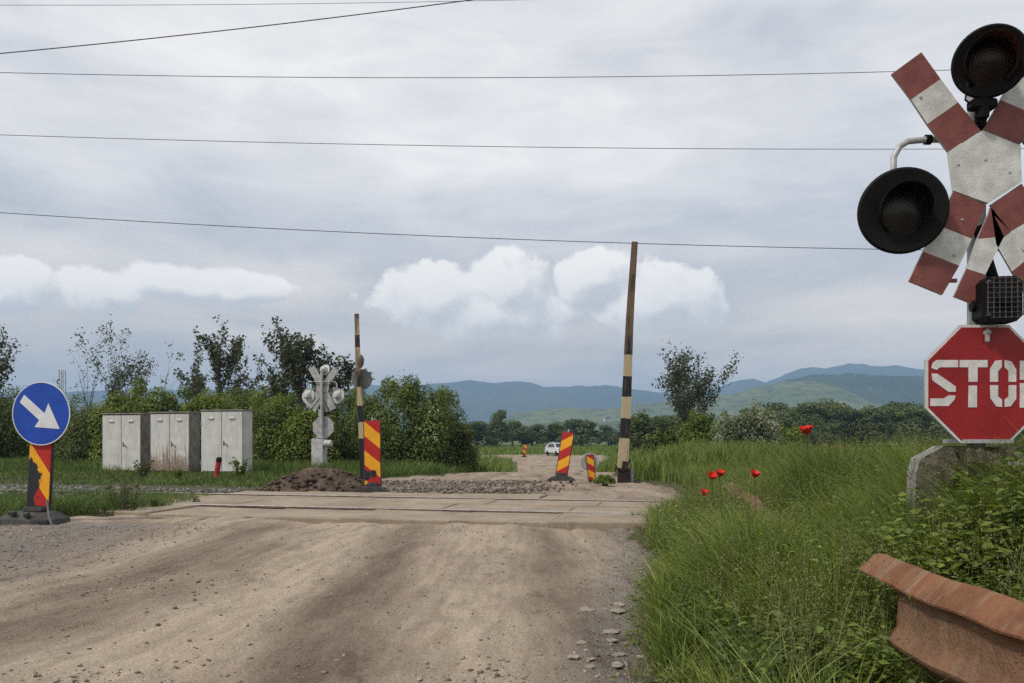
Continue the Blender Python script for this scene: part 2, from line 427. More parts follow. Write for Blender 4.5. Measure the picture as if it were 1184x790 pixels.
# ------------------------------------------------------------------ level crossing
def conc_mat(name='old_concrete', a=(.20, .158, .117), b_=(.34, .28, .213)):
    m, g, b = new_mat(name); p = pos(g)
    n = g.noise(p, 1.1, 7, .65); n2 = g.noise(p, 14, 6, .65); n3 = g.noise(p, 70, 3)
    col = g.mix(g.mr(n, .35, .65), a, b_)
    n9 = g.noise(g.vm('MULTIPLY', p, (1, 2.2, 1)), 2.3, 6, .7)
    col = g.mix(g.mr(n2, .52, .7, 0, .6), col, (.15, .115, .085)); col = g.mix(g.mr(n9, .44, .58, 0, .85), col, (.27, .21, .155)); col = g.mix(g.mr(n9, .40, .34, 0, .5), col, (.13, .10, .075))
    col = g.mix(g.mr(n3, .6, .75, 0, .4), col, (.1, .09, .08))
    g.put(b.inputs['Base Color'], col); b.inputs['Roughness'].default_value = .9
    g.put(b.inputs['Normal'], g.bump(g.m('ADD', n2, g.m('MULTIPLY', n3, .4)), .5, .02)); return m
CONC = conc_mat()
STEEL = mat_plain('rail_steel', (.15, .10, .075), .45, .3, .4, 9, .2)
RAILTOP = mat_plain('rail_running_face', (.34, .31, .29), .4, .6, .2, 9, .05)
ca, sa = math.cos(TR_ANG), math.sin(TR_ANG)
def tr(s_, t, z=0):     # along the track, across the track (0 = far rail, negative towards us)
    return Vector((s_*ca-t*sa, 12.72+s_*sa+t*ca, z))
mb = MB(); rr = random.Random(5)
for (t0, t1, jn, s0, s1) in [(-3.35, -2.22, 6, -5.4, 2.35), (-2.02, -1.12, 5, -5.6, 2.9), (-1.10, -.20, 5, -5.6, 2.95), (-.06+.12, .95, 5, -5.2, 1.6)]:
    cuts = [s0]+sorted(s0+(s1-s0)*(k+rr.uniform(-.2, .2))/jn for k in range(1, jn))+[s1]
    for k in range(jn):
        a, b2 = cuts[k]+.006, cuts[k+1]-.006
        zt = rr.uniform(-.012, .012); ta, tb = t0+rr.uniform(0, .03), t1-rr.uniform(0, .03)
        n = 7
        # slab with chipped outline
        top = []
        for i in range(n): top.append((a+(b2-a)*i/(n-1), ta+rr.uniform(0, .03)))
        top.append((b2-rr.uniform(0, .03), (ta+tb)/2))
        for i in range(n): top.append((b2-(b2-a)*i/(n-1), tb-rr.uniform(0, .03)))
        top.append((a+rr.uniform(0, .03), (ta+tb)/2))
        tilt = rr.uniform(-.012, .012); N = len(top)
        q = tr((a+b2)/2, (ta+tb)/2); vs = []
        for (s_, t) in top:
            pw = tr(s_, t); vs.append(Vector((pw.x, pw.y, .018+zt+tilt*(s_-a))))
        ins = []
        for v in vs:
            d = Vector((v.x-q.x, v.y-q.y, 0)); ins.append(v+Vector((0, 0, -.012))+d*.012)
        lo = [v+Vector((0, 0, -.25)) for v in ins]
        o_ = N
        fs = [tuple(range(N))]+[(i, N+i, N+(i+1) % N, (i+1) % N) for i in range(N)]+[(N+i, 2*N+i, 2*N+(i+1) % N, N+(i+1) % N) for i in range(N)]
        mb.add(vs+ins+lo, fs)
mb.build('crossing_pavement', CONC)['kind'] = 'structure'
def rail(t, label):
    mb = MB()
    prof = [(-.065, -.16), (.065, -.16), (.065, -.145), (.012, -.125), (.012, -.045), (.036, -.03), (.036, -.006), (.03, 0.), (-.03, 0.), (-.036, -.006), (-.036, -.03), (-.012, -.045), (-.012, -.125), (-.065, -.145)]
    n = len(prof); ss = np.linspace(-60, 40, 101); vs = []
    for s_ in ss:
        lift = 0.0
        for (q, z) in prof: vs.append(tr(s_, t+q, .03+z+lift))
    for i in range(len(ss)-1):
        for k in range(n):
            k2 = (k+1) % n; mb.add([], [])
            mb.f.append((i*n+k, i*n+k2, (i+1)*n+k2, (i+1)*n+k)); mb.mi.append(1 if k in (6, 7, 8) else 0)
    mb.v = vs
    return tag(mb.build('railway_rail', [STEEL, RAILTOP]), label, 'rail', 'rails of the railway track')
rail(-.06, 'far steel rail, a pale line in the ballast left of the crossing')
rail(-2.10, 'near steel rail sunk between concrete crossing slabs, closer to the foreground')

# ------------------------------------------------------------------ stones
def ico(sub=1):
    import bmesh
    bm = bmesh.new(); bmesh.ops.create_icosphere(bm, subdivisions=sub, radius=1)
    bm.verts.ensure_lookup_table()
    V = np.array([v.co[:] for v in bm.verts]); Fc = np.array([[v.index for v in f.verts] for f in bm.faces]); bm.free(); return V, Fc
IV, IF = ico(1)
def pebbles(name, XY, Z, size, flat, mat, seed=1):
    r = np.random.default_rng(seed); n = len(XY); k = len(IV)
    J = IV[None]*(1+r.uniform(-.33, .33, (n, k, 1)))
    J = J*np.stack([r.uniform(.7, 1.3, n), r.uniform(.7, 1.3, n), r.uniform(flat*.7, flat*1.3, n)], -1)[:, None]
    a = r.uniform(0, 2*PI, n); c, s_ = np.cos(a)[:, None], np.sin(a)[:, None]
    X = J[..., 0]*c-J[..., 1]*s_; Yy = J[..., 0]*s_+J[..., 1]*c
    J = np.stack([X, Yy, J[..., 2]], -1)*size[:, None, None]
    V = (J+np.stack([XY[:, 0], XY[:, 1], Z+size*flat*.25], -1)[:, None]).reshape(-1, 3)
    Fc = (IF[None]+np.arange(n)[:, None, None]*k).reshape(-1, 3)
    o = np_mesh(name, V, Fc, 3, mat, {'rnd': np.repeat(r.random(n), k)})
    return o
def stone_mat(name, stops):
    m, g, b = new_mat(name); r = g.attr('rnd'); n = g.noise(pos(g), 30, 5)
    col = g.ramp(r, stops); col = g.mix(g.mr(n, .3, .7, 0, .5), col, g.mix(1., col, (.5, .47, .45), 'MULTIPLY'))
    g.put(b.inputs['Base Color'], col); b.inputs['Roughness'].default_value = .9; g.put(b.inputs['Normal'], g.bump(n, .4, .01)); return m
BALL = stone_mat('ballast_stone', [(0, (.075, .07, .068)), (.5, (.15, .14, .135)), (1, (.26, .25, .245))])
ROADST = stone_mat('road_stone', [(0, (.12, .092, .07)), (.4, (.22, .175, .135)), (.8, (.31, .26, .205)), (1, (.44, .40, .35))])
def rz_at(XY): return road_z(XY[:, 0], XY[:, 1])
r = np.random.default_rng(11)
XY = []
while len(XY) < 15000:
    Yp = 2.6+11*r.random()**1.6; xp = r.uniform(-7, 2.2)
    if abs(xp) > .68*Yp: continue
    d = float(on_dirt(xp, Yp))
    if d < .05 or (9.3 < Yp < 14): continue
    gv = float(gravelly(np.array([xp]), np.array([Yp]))[0])
    if r.random() < .04+1.0*gv*gv+.22*max(0., float(fbm(xp*1.1, Yp*.9))-.55)*4+.25*(fbm(xp*.8, Yp*.8) > .58): XY.append((xp, Yp))
XY = np.array(XY)
size = .0025+.0125*r.random(len(XY))**6.0
tag(pebbles('gravel', XY, rz_at(XY), size, .6, ROADST, 2), 'loose small gravel scattered over the dirt road', None, None, 'stuff')
# track ballast on the left, beyond the far rail
XY = []
while len(XY) < 6500:
    s_ = r.uniform(-24, -5.4); t = r.uniform(-2.6, 1.9)
    if -.14 < t < .02: continue
    q = tr(s_, t); XY.append((q.x, q.y))
XY = np.array(XY); tt = (XY[:, 1]-far_rail_y(XY[:, 0]))
tag(pebbles('ballast', XY, -.03-.03*np.abs(tt)+.05*r.random(len(XY)), r.uniform(.025, .05, len(XY)), .8, BALL, 3), 'grey crushed stone ballast along the track at left', None, None, 'stuff')
# loose rubble between the soil heap and the far road
XY = []
while len(XY) < 6500:
    u = r.uniform(420, 690); Yp = r.uniform(14.3, 18.6)-max(0, (u-560)/95)*.4
    xp = (u-U0)/F*Yp
    if fbm(xp*1.2, Yp*1.2)+.35*fbm(xp*5, Yp*5) < .62+.5*max(0, (u-600)/65)*r.random() and r.random() < .85: continue
    if u > 560 and r.random() < ((u-560)/110)**1.2: continue
    if abs(Yp-16.3) > 1.2 and r.random() < .7: continue
    XY.append((xp, Yp))
XY = np.array(XY); ridge = .045*np.exp(-((XY[:, 1]-16.6)/1.2)**2)*(.4+fbm(XY[:, 0]*2, XY[:, 1]*2))
tag(pebbles('rubble', XY, base_z(XY[:, 0], XY[:, 1])+ridge*r.random(len(XY)), (.008+.045*r.random(len(XY))**5), .7, stone_mat('rubble_stone', [(0, (.10, .078, .06)), (.6, (.20, .16, .13)), (1, (.31, .27, .23))]), 4), 'broken grey rubble spread beyond the crossing', None, None, 'stuff')
# pale flat stones set in the road's right shoulder
PALE = mat_plain('pale_limestone', (.29, .25, .21), .9, 0, .35, 18, .5)
rs = random.Random(4)
for (u, v, wpx) in [(707, 731, 24), (706, 741, 18), (717, 699, 16), (716, 707, 22), (680, 706, 20), (676, 703, 12), (746, 725, 14), (739, 761, 16), (772, 768, 24), (716, 758, 16), (682, 772, 14), (672, 744, 14), (683, 763, 12), (712, 770, 22), (663, 760, 18), (745, 690, 9)]:
    Yp = F*1.1/(v-V0); q = P(u, v, Yp)
    for _ in range(4):
        zz = float(road_z(np.array([q.x]), np.array([Yp]))[0]); Yp = F*(EYE-zz)/(v-V0); q = P(u, v, Yp)
    hw = wpx*.5/F*Yp; mb = MB(); V = []
    for p in IV: V.append((p[0]*hw*rs.uniform(.75, 1.15), p[1]*hw*rs.uniform(.9, 1.5), p[2]*hw*.17*rs.uniform(.7, 1.3)))
    mb.add(V, [tuple(f) for f in IF])
    o = mb.build('stone', PALE, None, False, (q.x, Yp, zz+.004)); o.rotation_euler = (0, 0, rs.uniform(0, 3))
    tag(o, 'pale flat stone set in the gravelly right shoulder of the road', 'stone', 'pale stones in the road shoulder')
# dark clods on the road
CLOD = mat_plain('dark_soil', (.055, .042, .033), .95, 0, .4, 20, .6)

# ------------------------------------------------------------------ soil heap
def heap():
    n = 70; a = np.linspace(-1, 1, n); X, Y = np.meshgrid(a, a)
    cx, cy = P(368, 555, 15.3).x, 15.5; rx_, ry_ = 1.15, .75
    R = np.sqrt(X**2+Y**2); h = np.clip(1-R**1.6, -.2, 1)
    wx, wy = cx+X*rx_, cy+Y*ry_
    Z = .42*h*(.75+.5*fbm(wx*2, wy*2))+(fbm(wx*6, wy*6)-.5)*.16*np.clip(h*2, 0, 1)+(fbm(wx*18, wy*18)-.5)*.07*np.clip(h*3, 0, 1)-.04
    V = np.stack([wx-cx, wy-cy, Z], -1).reshape(-1, 3); idx = np.arange(n*n).reshape(n, n)
    q = np.stack([idx[:-1, :-1], idx[:-1, 1:], idx[1:, 1:], idx[1:, :-1]], -1).reshape(-1, 4)
    m, g, b = new_mat('heap_soil'); p = pos(g); n1 = g.noise(p, 3, 6, .65); n2 = g.noise(p, 25, 5, .7)
    col = g.mix(g.mr(n1, .3, .7), (.06, .042, .032), (.14, .10, .075)); col = g.mix(g.mr(n2, .55, .7, 0, .5), col, (.2, .15, .11))
    g.put(b.inputs['Base Color'], col); b.inputs['Roughness'].default_value = .97; g.put(b.inputs['Normal'], g.bump(n2, .9, .05))
    root = thing('soil_heap', 'low heap of dark brown dug soil beside the crossing slabs', 'soil heap', (cx, cy, 0))
    np_mesh('soil', V, q, 4, m, parent=root, smooth=True)
    k = 260; rr2 = np.random.default_rng(8); a = rr2.uniform(0, 2*PI, k); d = rr2.random(k)**.5*1.1
    XX, YY = np.cos(a)*d*rx_, np.sin(a)*d*ry_
    hh = .42*np.clip(1-np.minimum(d, 1)**1.6, 0, 1)
    o = pebbles('clods', np.stack([XX, YY], -1), hh*.9, rr2.uniform(.015, .06, k), .75, m, 6); o.parent = root; o['kind'] = 'stuff'
heap()
def cast_z(x, y): return float(np.maximum(base_z(x, y), -99))

# ------------------------------------------------------------------ shared paints
GALV = mat_plain('grey_galvanised_paint', (.38, .38, .375), .5, .2, .3, 8, .1, .12)
WHITEP = mat_plain('weathered_white_paint', (.56, .56, .535), .55, 0, .22, 10, .25, .07, (.16, .13, .10))
REDP = mat_plain('faded_red_paint', (.20, .064, .056), .6, 0, .22, 12, .25, .05, (.10, .05, .04))
STOPRED = mat_plain('stop_red', (.27, .013, .016), .42, 0, .18, 5, .03)
LETTER = mat_plain('letter_white', (.62, .60, .58), .5, 0, .15, 20, .1, .04, (.2, .12, .1))
BLACKM = mat_plain('black_lamp_paint', (.008, .0075, .0075), .6, 0, .3, 7, .1, .08, (.02, .013, .01), .12)
HOODRED = mat_plain('hood_red_reflection', (.075, .026, .022), .7, 0, .3, 9, .1)  # reflection of the red lens, put into the hood's inner colour
RUBBER = mat_plain('dark_rubber', (.06, .058, .056), .75, 0, .35, 12, .3, .15, (.09, .075, .06))
def lens_mat(name, c):
    m, g, b = new_mat(name); o = obc(g); x, y, z = g.xyz(o)[0:3]
    r_ = g.m('SQRT', g.m('ADD', g.m('MULTIPLY', x, x), g.m('MULTIPLY', z, z)))
    g.put(b.inputs['Base Color'], c4(c)); b.inputs['Roughness'].default_value = .28; b.inputs['Specular IOR Level'].default_value = .35
    g.put(b.inputs['Normal'], g.bump(g.m('SINE', g.m('MULTIPLY', r_, 420.)), .10, .002)); return m
LAMPBACK = mat_plain('lamp_back_grey', (.46, .46, .45), .5, .1, .3, 8, .1, .15)
LENSR = lens_mat('dark_red_lens', (.014, .005, .005)); LENSD = lens_mat('dark_lens', (.016, .013, .012))
def grille_mat(): return mat_plain('grille_grey', (.42, .42, .41), .5, .3, .25, 8, .1, .15)
GRILLE = mat_plain('grille_dull', (.11, .11, .108), .5, .3, .3, 8, .1, .2)

GALVL = mat_plain('pale_grey_paint', (.44, .44, .425), .6, 0, .25, 7, .2, .10, (.12, .10, .08))
# ------------------------------------------------------------------ crossing signal (signal face looks along local -y)
PX = 4.2/F                        # metres per photograph pixel at the near signal
def cz(x, y):                     # crop pixels of the cross -> local x, z about the cross centre
    return ((x-369)/2.196*PX, -(y-425)/2.196*PX)
def band(pl, y0, y1, mb, cols):
    """pl: left edge points and right edge points from hub to tip"""
    L, R = pl
    for i in range(len(L)-1):
        mb.prism([cz(*L[i]), cz(*R[i]), cz(*R[i+1]), cz(*L[i+1])], y0, y1, cols[i], 2, 2)
def lamp(root, name, loc, r, lensm, inner, tilt=0., nod=0.):
    M = Matrix.Rotation(PI/2, 4, 'X')          # local z of the lathe -> -y
    mb = MB(); mb.lathe([(.0, -.02), (.09, -.02), (.10, 0), (r*.96, .012), (r, .0)], M, 48, 1)
    mb.lathe([(r, .0), (r, .018), (r*.95, .026), (.118, .014)], M, 48, 0)
    mb.lathe([(.0, -.13), (.07, -.13), (.095, -.1), (.10, -.015)], M, 32, 1)
    lp = mb.build('signal_lamp', [BLACKM, LAMPBACK], root, True, loc)
    lp.rotation_euler = (nod, 0, tilt)
    m2 = MB(); m2.lathe([(0, .032), (.05, .028), (.095, .016), (.116, .012)], M, 40); m2.build('lens', lensm, lp, True)
    m3 = MB(); n = 40; vs = []; fs = []
    a0, a1 = math.radians(-55), math.radians(235)
    for i in range(n+1):
        a = a0+(a1-a0)*i/n; up = (math.sin(a)+1)/2; L = .04+.13*up
        for (rad, d) in ((.121, .014), (.124, L), (.120, L), (.117, .014)):
            vs.append((rad*math.cos(a), -d, rad*math.sin(a)))
    for i in range(n):
        for k in range(4):
            k2 = (k+1) % 4; fs.append((i*4+k, (i+1)*4+k, (i+1)*4+k2, i*4+k2))
    m3.add(vs, fs, 0); m3.mi = [1 if (j % 4) == 2 else 0 for j in range(len(fs))]
    m3.build('hood', [BLACKM, inner], lp, True)
    return lp
def stop_poly(pts):            # crop pixels of the STOP plate -> local
    cxp, cyp = (1135.5-980)*2.632, (444.5-300)*2.632
    return [((x-cxp)/2.632*PX, -(y-cyp)/2.632*PX) for x, y in pts]
def crossing_signal(loc, rz, label, box=False):
    root = thing('crossing_signal', label, 'railway signal', loc, rz)
    zc = 1+(V0-193.5)*PX; zs = 1+(V0-444.5)*PX; xs = (1135.5-1138)*PX; zf = 1+(V0-513)*PX
    mb = MB(); mb.tube([(0, .07, zf-.05), (0, .07, 2.86)], .045, 16); mb.box((0, .06, zf+.012), (.26, .2, .02), 0)
    mb.tube([(0, .07, 2.86), (.0, .05, 2.93)], .038, 12)
    mb.build('post', GALV, root, True)
    # foundation block
    if 'mossy_concrete' not in bpy.data.materials:
        for nm, lo, hi in (('mossy_concrete', (.07, .058, .04), (.19, .165, .13)), ('pale_broken_concrete', (.16, .15, .13), (.42, .41, .385))):
            m, gg, bb = new_mat(nm); p = obc(gg); n1 = gg.noise(p, 7, 6, .65); n2 = gg.noise(p, 34, 5, .7)
            col = gg.mix(gg.mr(n1, .35, .65), lo, hi); col = gg.mix(gg.mr(n2, .5, .68, 0, .75), col, (.045, .042, .024)); col = gg.mix(gg.mr(n1, .55, .7, 0, .5), col, (.05, .06, .02))
            gg.put(bb.inputs['Base Color'], col); bb.inputs['Roughness'].default_value = .95; gg.put(bb.inputs['Normal'], gg.bump(n2, .9, .03))
    MC, PCN = bpy.data.materials['mossy_concrete'], bpy.data.materials['pale_broken_concrete']
    import bmesh
    bm = bmesh.new(); bmesh.ops.create_cube(bm, size=1); bmesh.ops.subdivide_edges(bm, edges=bm.edges[:], cuts=11, use_grid_fill=True)
    for v in bm.verts:
        c = v.co; xx, yy, zz = c.x*.33, c.y*.36, c.z*1.0
        n1_ = float(fbm(np.array([xx*14+yy*9+3]), np.array([zz*14-yy*11]), 4)[0]-.5); n2_ = float(fbm(np.array([xx*40+yy*31]), np.array([zz*40-yy*27]), 2)[0]-.5)
        k = 0. if box else .13*n1_+.05*n2_; n1_, n2_ = (0., 0.) if box else (n1_, n2_)
        v.co = Vector((xx+k*(1.4 if c.x > 0 else -1), yy-k*1.3, zz+(.08*n1_+.04*n2_ if c.z < .45 else .03*n1_)))
    me = bpy.data.meshes.new('foundation'); bm.to_mesh(me); bm.free(); me.materials.append(GALVL if box else MC)
    fo = link('foundation', me, root, (.05, .12, zf-.5-.02))
    mb = MB(); sl_ = [(1061, 640), (1060, 575), (1061, 548), (1065, 531), (1078, 523), (1090, 516), (1099, 517), (1104, 530), (1100, 560), (1106, 600), (1102, 640)]
    mb.prism([((x-1138)*PX, (513-z)*PX) for x, z in sl_], -.10, .10, 0, 1, 1)
    if not box: bs = mb.build('broken_slab', [MC, PCN], root, False, (0, .0, zf)); bs.rotation_euler = (0, 0, math.radians(-14))
    else:
        mb = MB(); mb.tube([(-.34, .2, zf-.16), (.22, .2, zf-.16)], .10, 14); mb.build('relay_housing', GALVL, root, True)
    mb = MB(); mb.box((.2, -.10, zf-.07), (.035, .05, .2), 0); mb.box((.13, -.1, zf-.10), (.13, .02, .02), 0)
    mb.box((.2, -.10, zf+.02), (.06, .07, .04), 0); mb.build('cable_bracket', GALV, root)
    # warning cross
    mb = MB(); W, Rr, B = 0, 1, 2
    hexa = [cz(*p) for p in ((361, 333), (458, 372), (461, 464), (377, 518), (288, 486), (275, 388))]
    mb.prism(hexa, -.012, .006, W, W, B)
    band(([(275, 388), (222, 317), (181, 255), (132, 190)], [(357, 333), (300, 262), (256, 203), (207, 135)]), -.010, .004, mb, [Rr, W, Rr])
    band(([(364, 333), (407, 256), (444, 190), (490, 120)], [(458, 368), (500, 295), (540, 235), (580, 160)]), -.010, .004, mb, [Rr, W, Rr])
    band(([(288, 488), (245, 572), (212, 640), (175, 715)], [(370, 522), (335, 608), (303, 676), (260, 750)]), -.010, .004, mb, [Rr, W, Rr])
    band(([(382, 522), (428, 592), (480, 655), (535, 720)], [(461, 468), (510, 545), (560, 612), (610, 672)]), -.010, .004, mb, [Rr, W, Rr])
    band(([(374, 545), (345, 610), (318, 685), (285, 755)], [(378, 530), (412, 604), (365, 700), (335, 775)]), -.024, -.011, mb, [Rr, W, Rr])
    band(([(379, 530), (392, 622), (432, 692), (480, 770)], [(381, 545), (430, 592), (472, 660), (522, 738)]), -.024, -.0115, mb, [Rr, W, Rr])
    for p0 in ((369, 408), (205, 250), (300, 420), (430, 440), (310, 560), (290, 650)):
        c = cz(*p0); mb.lathe([(0, .004), (.006, .003), (.008, 0)], Matrix.Translation((c[0], -.012, c[1])) @ Matrix.Rotation(PI/2, 4, 'X'), 8, 2)
    cr = mb.build('warning_cross', [WHITEP, REDP, GALV], root, False, (0, 0, zc))
    for z in (-.12, .12):
        mb = MB(); mb.box((0, .025, zc+z), (.16, .05, .035), 0); mb.build('cross_bracket', GALV, root)
    a = cz(290, 712); mb = MB(); mb.box((a[0], .012, zc+a[1]), (.05, .012, .02)); mb.build('cross_link', REDP, root)
    mb = MB(); mb.tube([(-.02, .03, zc-.30), (.09, .05, zc-.62)], .028, 8); mb.build('cross_strut', BLACKM, root)
    # lamps
    PXl = PX
    def L(u, v): return ((u-1138)*PXl, 1+(V0-v)*PXl)
    a = L(1139, 70); lamp(root, 'top', (a[0]*.975-.035, -.10, EYE+(a[1]-EYE)*.972), 39*PX, LENSR, HOODRED, math.radians(-22), math.radians(14))
    mb = MB(); b0 = L(1131, 128)
    mb.tube([(b0[0], -.03, b0[1]-.05), (b0[0], -.05, b0[1]+.06)], .035, 10); mb.box((b0[0], -.035, b0[1]+.015), (.13, .07, .05), 0, None, .008)
    mb.tube([(b0[0], -.03, b0[1]-.04), (0, .05, b0[1]-.08)], .03, 10)
    mb.tube([(b0[0]-.03, -.03, b0[1]+.0), (b0[0]-.09, -.04, b0[1]+.04), (b0[0]-.085, -.06, b0[1]+.12), (b0[0]-.04, -.07, b0[1]+.16)], .006, 6)
    mb.build('lamp_mount', BLACKM, root, True)
    for sgn in (-1, 1):
        a = L(1040, 243.5); lx = a[0]*(-sgn) if sgn > 0 else a[0]
        lamp(root, 'side', (lx, -.03, a[1]-.012), 48.5*PX, LENSD, BLACKM, math.radians(-14), math.radians(6))
        p0 = L(1038, 195); p1 = L(1039, 178); p2 = L(1046, 165); p3 = L(1056, 159); p4 = L(1078, 157)
        pts = []
        for (xx, zz) in (p0, p1, p2, p3, p4): pts.append((xx*(1 if sgn < 0 else -1), .055, zz))
        pts.append((0, .065, p4[1]))
        pts[0] = (pts[0][0], .05, pts[0][2]-.06)
        mb = MB(); mb.tube(pts, .0165, 12); xx = L(1076, 157); mb.tube([((xx[0]-.0)*(1 if sgn < 0 else -1), .057, xx[1]), ((xx[0]+.03)*(1 if sgn < 0 else -1), .058, xx[1])], .026, 12, 1)
        mb.build('lamp_arm', [GALV, BLACKM], root, True)
    # bell box with grille
    mb = MB(); a = L(1146, 350)
    wd, hh = 42*PX, 51*PX; ch = .028
    oc = [(-wd/2+ch, -hh/2), (wd/2-ch, -hh/2), (wd/2, -hh/2+ch), (wd/2, hh/2-ch), (wd/2-ch, hh/2), (-wd/2+ch, hh/2), (-wd/2, hh/2-ch), (-wd/2, -hh/2+ch)]
    mb.prism(oc, -.09, .04, 0, 0, 1)
    mb.lathe([(0, .03), (.03, .026), (.05, .004), (.07, 0)], Matrix.Translation((0, -.092, 0)) @ Matrix.Rotation(PI/2, 4, 'X'), 20, 0)
    mb.tube([(-wd/2-.02, .0, -.02), (-wd/2, .0, -.02)], .03, 12, 0)
    bx = mb.build('bell_box', [BLACKM, GALV], root, False, (a[0], -.03, a[1])); bx.rotation_euler = (0, 0, math.radians(-9))
    mb = MB()
    for k in range(7):
        x = -wd/2+.012+(wd-.024)*k/6; mb.box((x, -.128, 0), (.0035, .005, hh-.02-(.03 if k in (0, 6) else 0)))
    for k in range(9):
        z = -hh/2+.016+(hh-.032)*k/8; mb.box((0, -.134, z), (wd-.01-(.04 if k in (0, 8) else 0), .003, .002))
    for (x, z) in ((-wd/2+.02, -hh/2+.03), (wd/2-.02, -hh/2+.03), (-wd/2+.02, hh/2-.03), (wd/2-.02, hh/2-.03)): mb.box((x, -.11, z), (.008, .05, .008))
    mb.build('grille', GRILLE, bx)
    # STOP plate
    mb = MB(); R8 = 68*PX/math.cos(PI/8); Ri = R8*.955
    o8 = [(R8*math.cos(PI/8+k*PI/4), R8*math.sin(PI/8+k*PI/4)) for k in range(8)]; i8 = [(x*Ri/R8, z*Ri/R8) for x, z in o8]
    mb.prism(o8, -.004, .012, 1, 2, 2); mb.prism(i8, -.007, -.0035, 0, 0, 0)
    mb.lathe([(0, .03), (.012, .026), (.016, .0)], Matrix.Translation((.006, -.007, R8*.80)) @ Matrix.Rotation(PI/2, 4, 'X'), 12, 2)
    mb.box((.004, -.02, R8*.75), (.02, .02, .07), 2, None, .005)
    sp = mb.build('stop_plate', [STOPRED, LETTER, GALV], root, False, (xs, -.02, zs))
    mb = MB()
    polys = [
        [(262, 308), (327, 308), (327, 330), (272, 330), (262, 338), (247, 332), (250, 318)],      # S upper bar
        [(247, 349), (264, 349), (320, 388), (320, 404), (298, 404), (250, 370)],                  # S waist
        [(243, 424), (285, 424), (298, 415), (320, 415), (316, 428), (298, 447), (243, 447)],      # S foot
        [(332, 308), (416, 308), (416, 330), (386, 330), (386, 374), (359, 374), (359, 330), (332, 330)],
        [(359, 385), (384, 385), (384, 451), (358, 451)],
        [(440, 310), (459, 308), (459, 330), (448, 342), (448, 374), (424, 374), (424, 335)],
        [(468, 308), (488, 312), (503, 336), (503, 374), (480, 374), (480, 342), (468, 330)],
        [(424, 384), (448, 384), (448, 418), (460, 428), (460, 450), (442, 448), (425, 424)],
        [(480, 384), (503, 384), (503, 425), (486, 448), (468, 450), (468, 428), (480, 418)],
        [(514, 310), (580, 310), (592, 324), (592, 362), (580, 374), (544, 374), (544, 358), (566, 358), (570, 352), (570, 336), (566, 330), (538, 330), (538, 368), (514, 368)],
        [(514, 378), (540, 378), (540, 452), (514, 452)]]
    for p in polys: mb.prism(stop_poly(p), -.0095, -.006)
    mb.build('lettering', LETTER, sp)
    return root
sx = (1138-U0)*PX
crossing_signal((sx, 4.2, 0), 0, 'near railway crossing signal with red and white cross above a red STOP sign')
pb = P(373, 538, 23)
crossing_signal((pb.x, 23, .0), PI-math.radians(8), 'grey crossing signal seen from behind, standing beyond the soil heap', True)

# ------------------------------------------------------------------ marker panels
def rubber_base(root, w_, d_, h_, rz=0):
    mb = MB(); n = 14; vs = []; fs = []
    outline = [(-w_/2, 0), (-w_/2+.02, h_*.35), (-w_*.28, h_*.75), (-w_*.2, h_), (w_*.2, h_), (w_*.28, h_*.75), (w_/2-.02, h_*.35), (w_/2, 0)]
    mb.prism(outline, -d_/2, d_/2, 0)
    for s_ in (-1, 1):
        mb.box((s_*w_*.34, 0, h_*.62), (w_*.05, d_*.7, .03), 0, Euler((0, s_*.35, 0)), .006)
    mb.box((0, 0, h_+.03), (.2, .1, .07), 0, None, .012)
    for s_ in (-1, 1): mb.prism([(s_*w_*.16-.03, -.002), (s_*w_*.16+.03, -.002), (s_*w_*.16+.02, .035), (s_*w_*.16-.02, .035)], -d_/2-.006, -d_/2+.01, 0)
    o = mb.build('rubber_base', RUBBER, root); o.rotation_euler = (0, 0, rz); return o
def beacon(loc, w_, h_, mat, label, rz, lean=(0, 0), base=True, group='striped road beacons', z0=.1):
    root = thing('striped_beacon', label, 'road beacon', loc, rz, group)
    mb = MB(); mb.box((0, 0, h_/2), (w_, .035, h_), 0, None, .012); 
    pn = mb.build('frame', RUBBER, root, False, (0, 0, z0)); pn.rotation_euler = (lean[1], lean[0], 0)
    m2 = MB(); m2.box((0, -.0195, h_/2+.012), (w_-.035, .006, h_-.05)); m2.build('striped_face', mat, pn)
    m3 = MB(); m3.tube([(0, 0, h_-.01), (0, 0, h_+.06)], .012, 8); m3.build('top_peg', GALV, pn)
    if base: rubber_base(root, .62, .34, .11)
    return root
RED_, YEL_ = (.42, .02, .018), (.78, .36, .015)
m1 = mat_stripe('beacon_stripes_a', YEL_, RED_, .84, .52, .465, [(.01, .235, .07, .07, 2.2), (-.12, .20, .11, .10, 1.6)])
q = P(431, 569, 14.5)
beacon((q.x, 14.5, .0), .315, 1.20, m1, 'upright red and yellow striped beacon beside the soil heap', math.radians(4), (math.radians(-.5), 0), True)
m2_ = mat_stripe('beacon_stripes_b', YEL_, RED_, -.73, .45, .628, None)
q = P(649, 552, 17.6)
beacon((q.x, 17.6, .04), .27, .98, m2_, 'leaning red and yellow striped beacon, tallest of those on the far road', math.radians(-4), (math.radians(9), math.radians(-6)), True)
m3_ = mat_stripe('beacon_stripes_c', YEL_, RED_, .69, .30, .7, None)
q = P(685, 558, 18.2)
rt = beacon((q.x, 18.2, .0), .185, .62, m3_, 'short striped beacon with a grey round sign back behind it', math.radians(3), (math.radians(-6), 0), False, z0=-.02)
mb = MB(); mb.lathe([(0, .0), (.2, .0), (.21, .01), (.205, .02), (0, .02)], Matrix.Rotation(PI/2, 4, 'X'), 36); mb.build('sign_back', GALV, rt, False, (-.05, .06, .42))
mb = MB(); mb.tube([(-.05, .09, -.05), (-.05, .09, .6)], .02, 8); mb.build('post', GALV, rt)
q = P(606, 528, 75.)
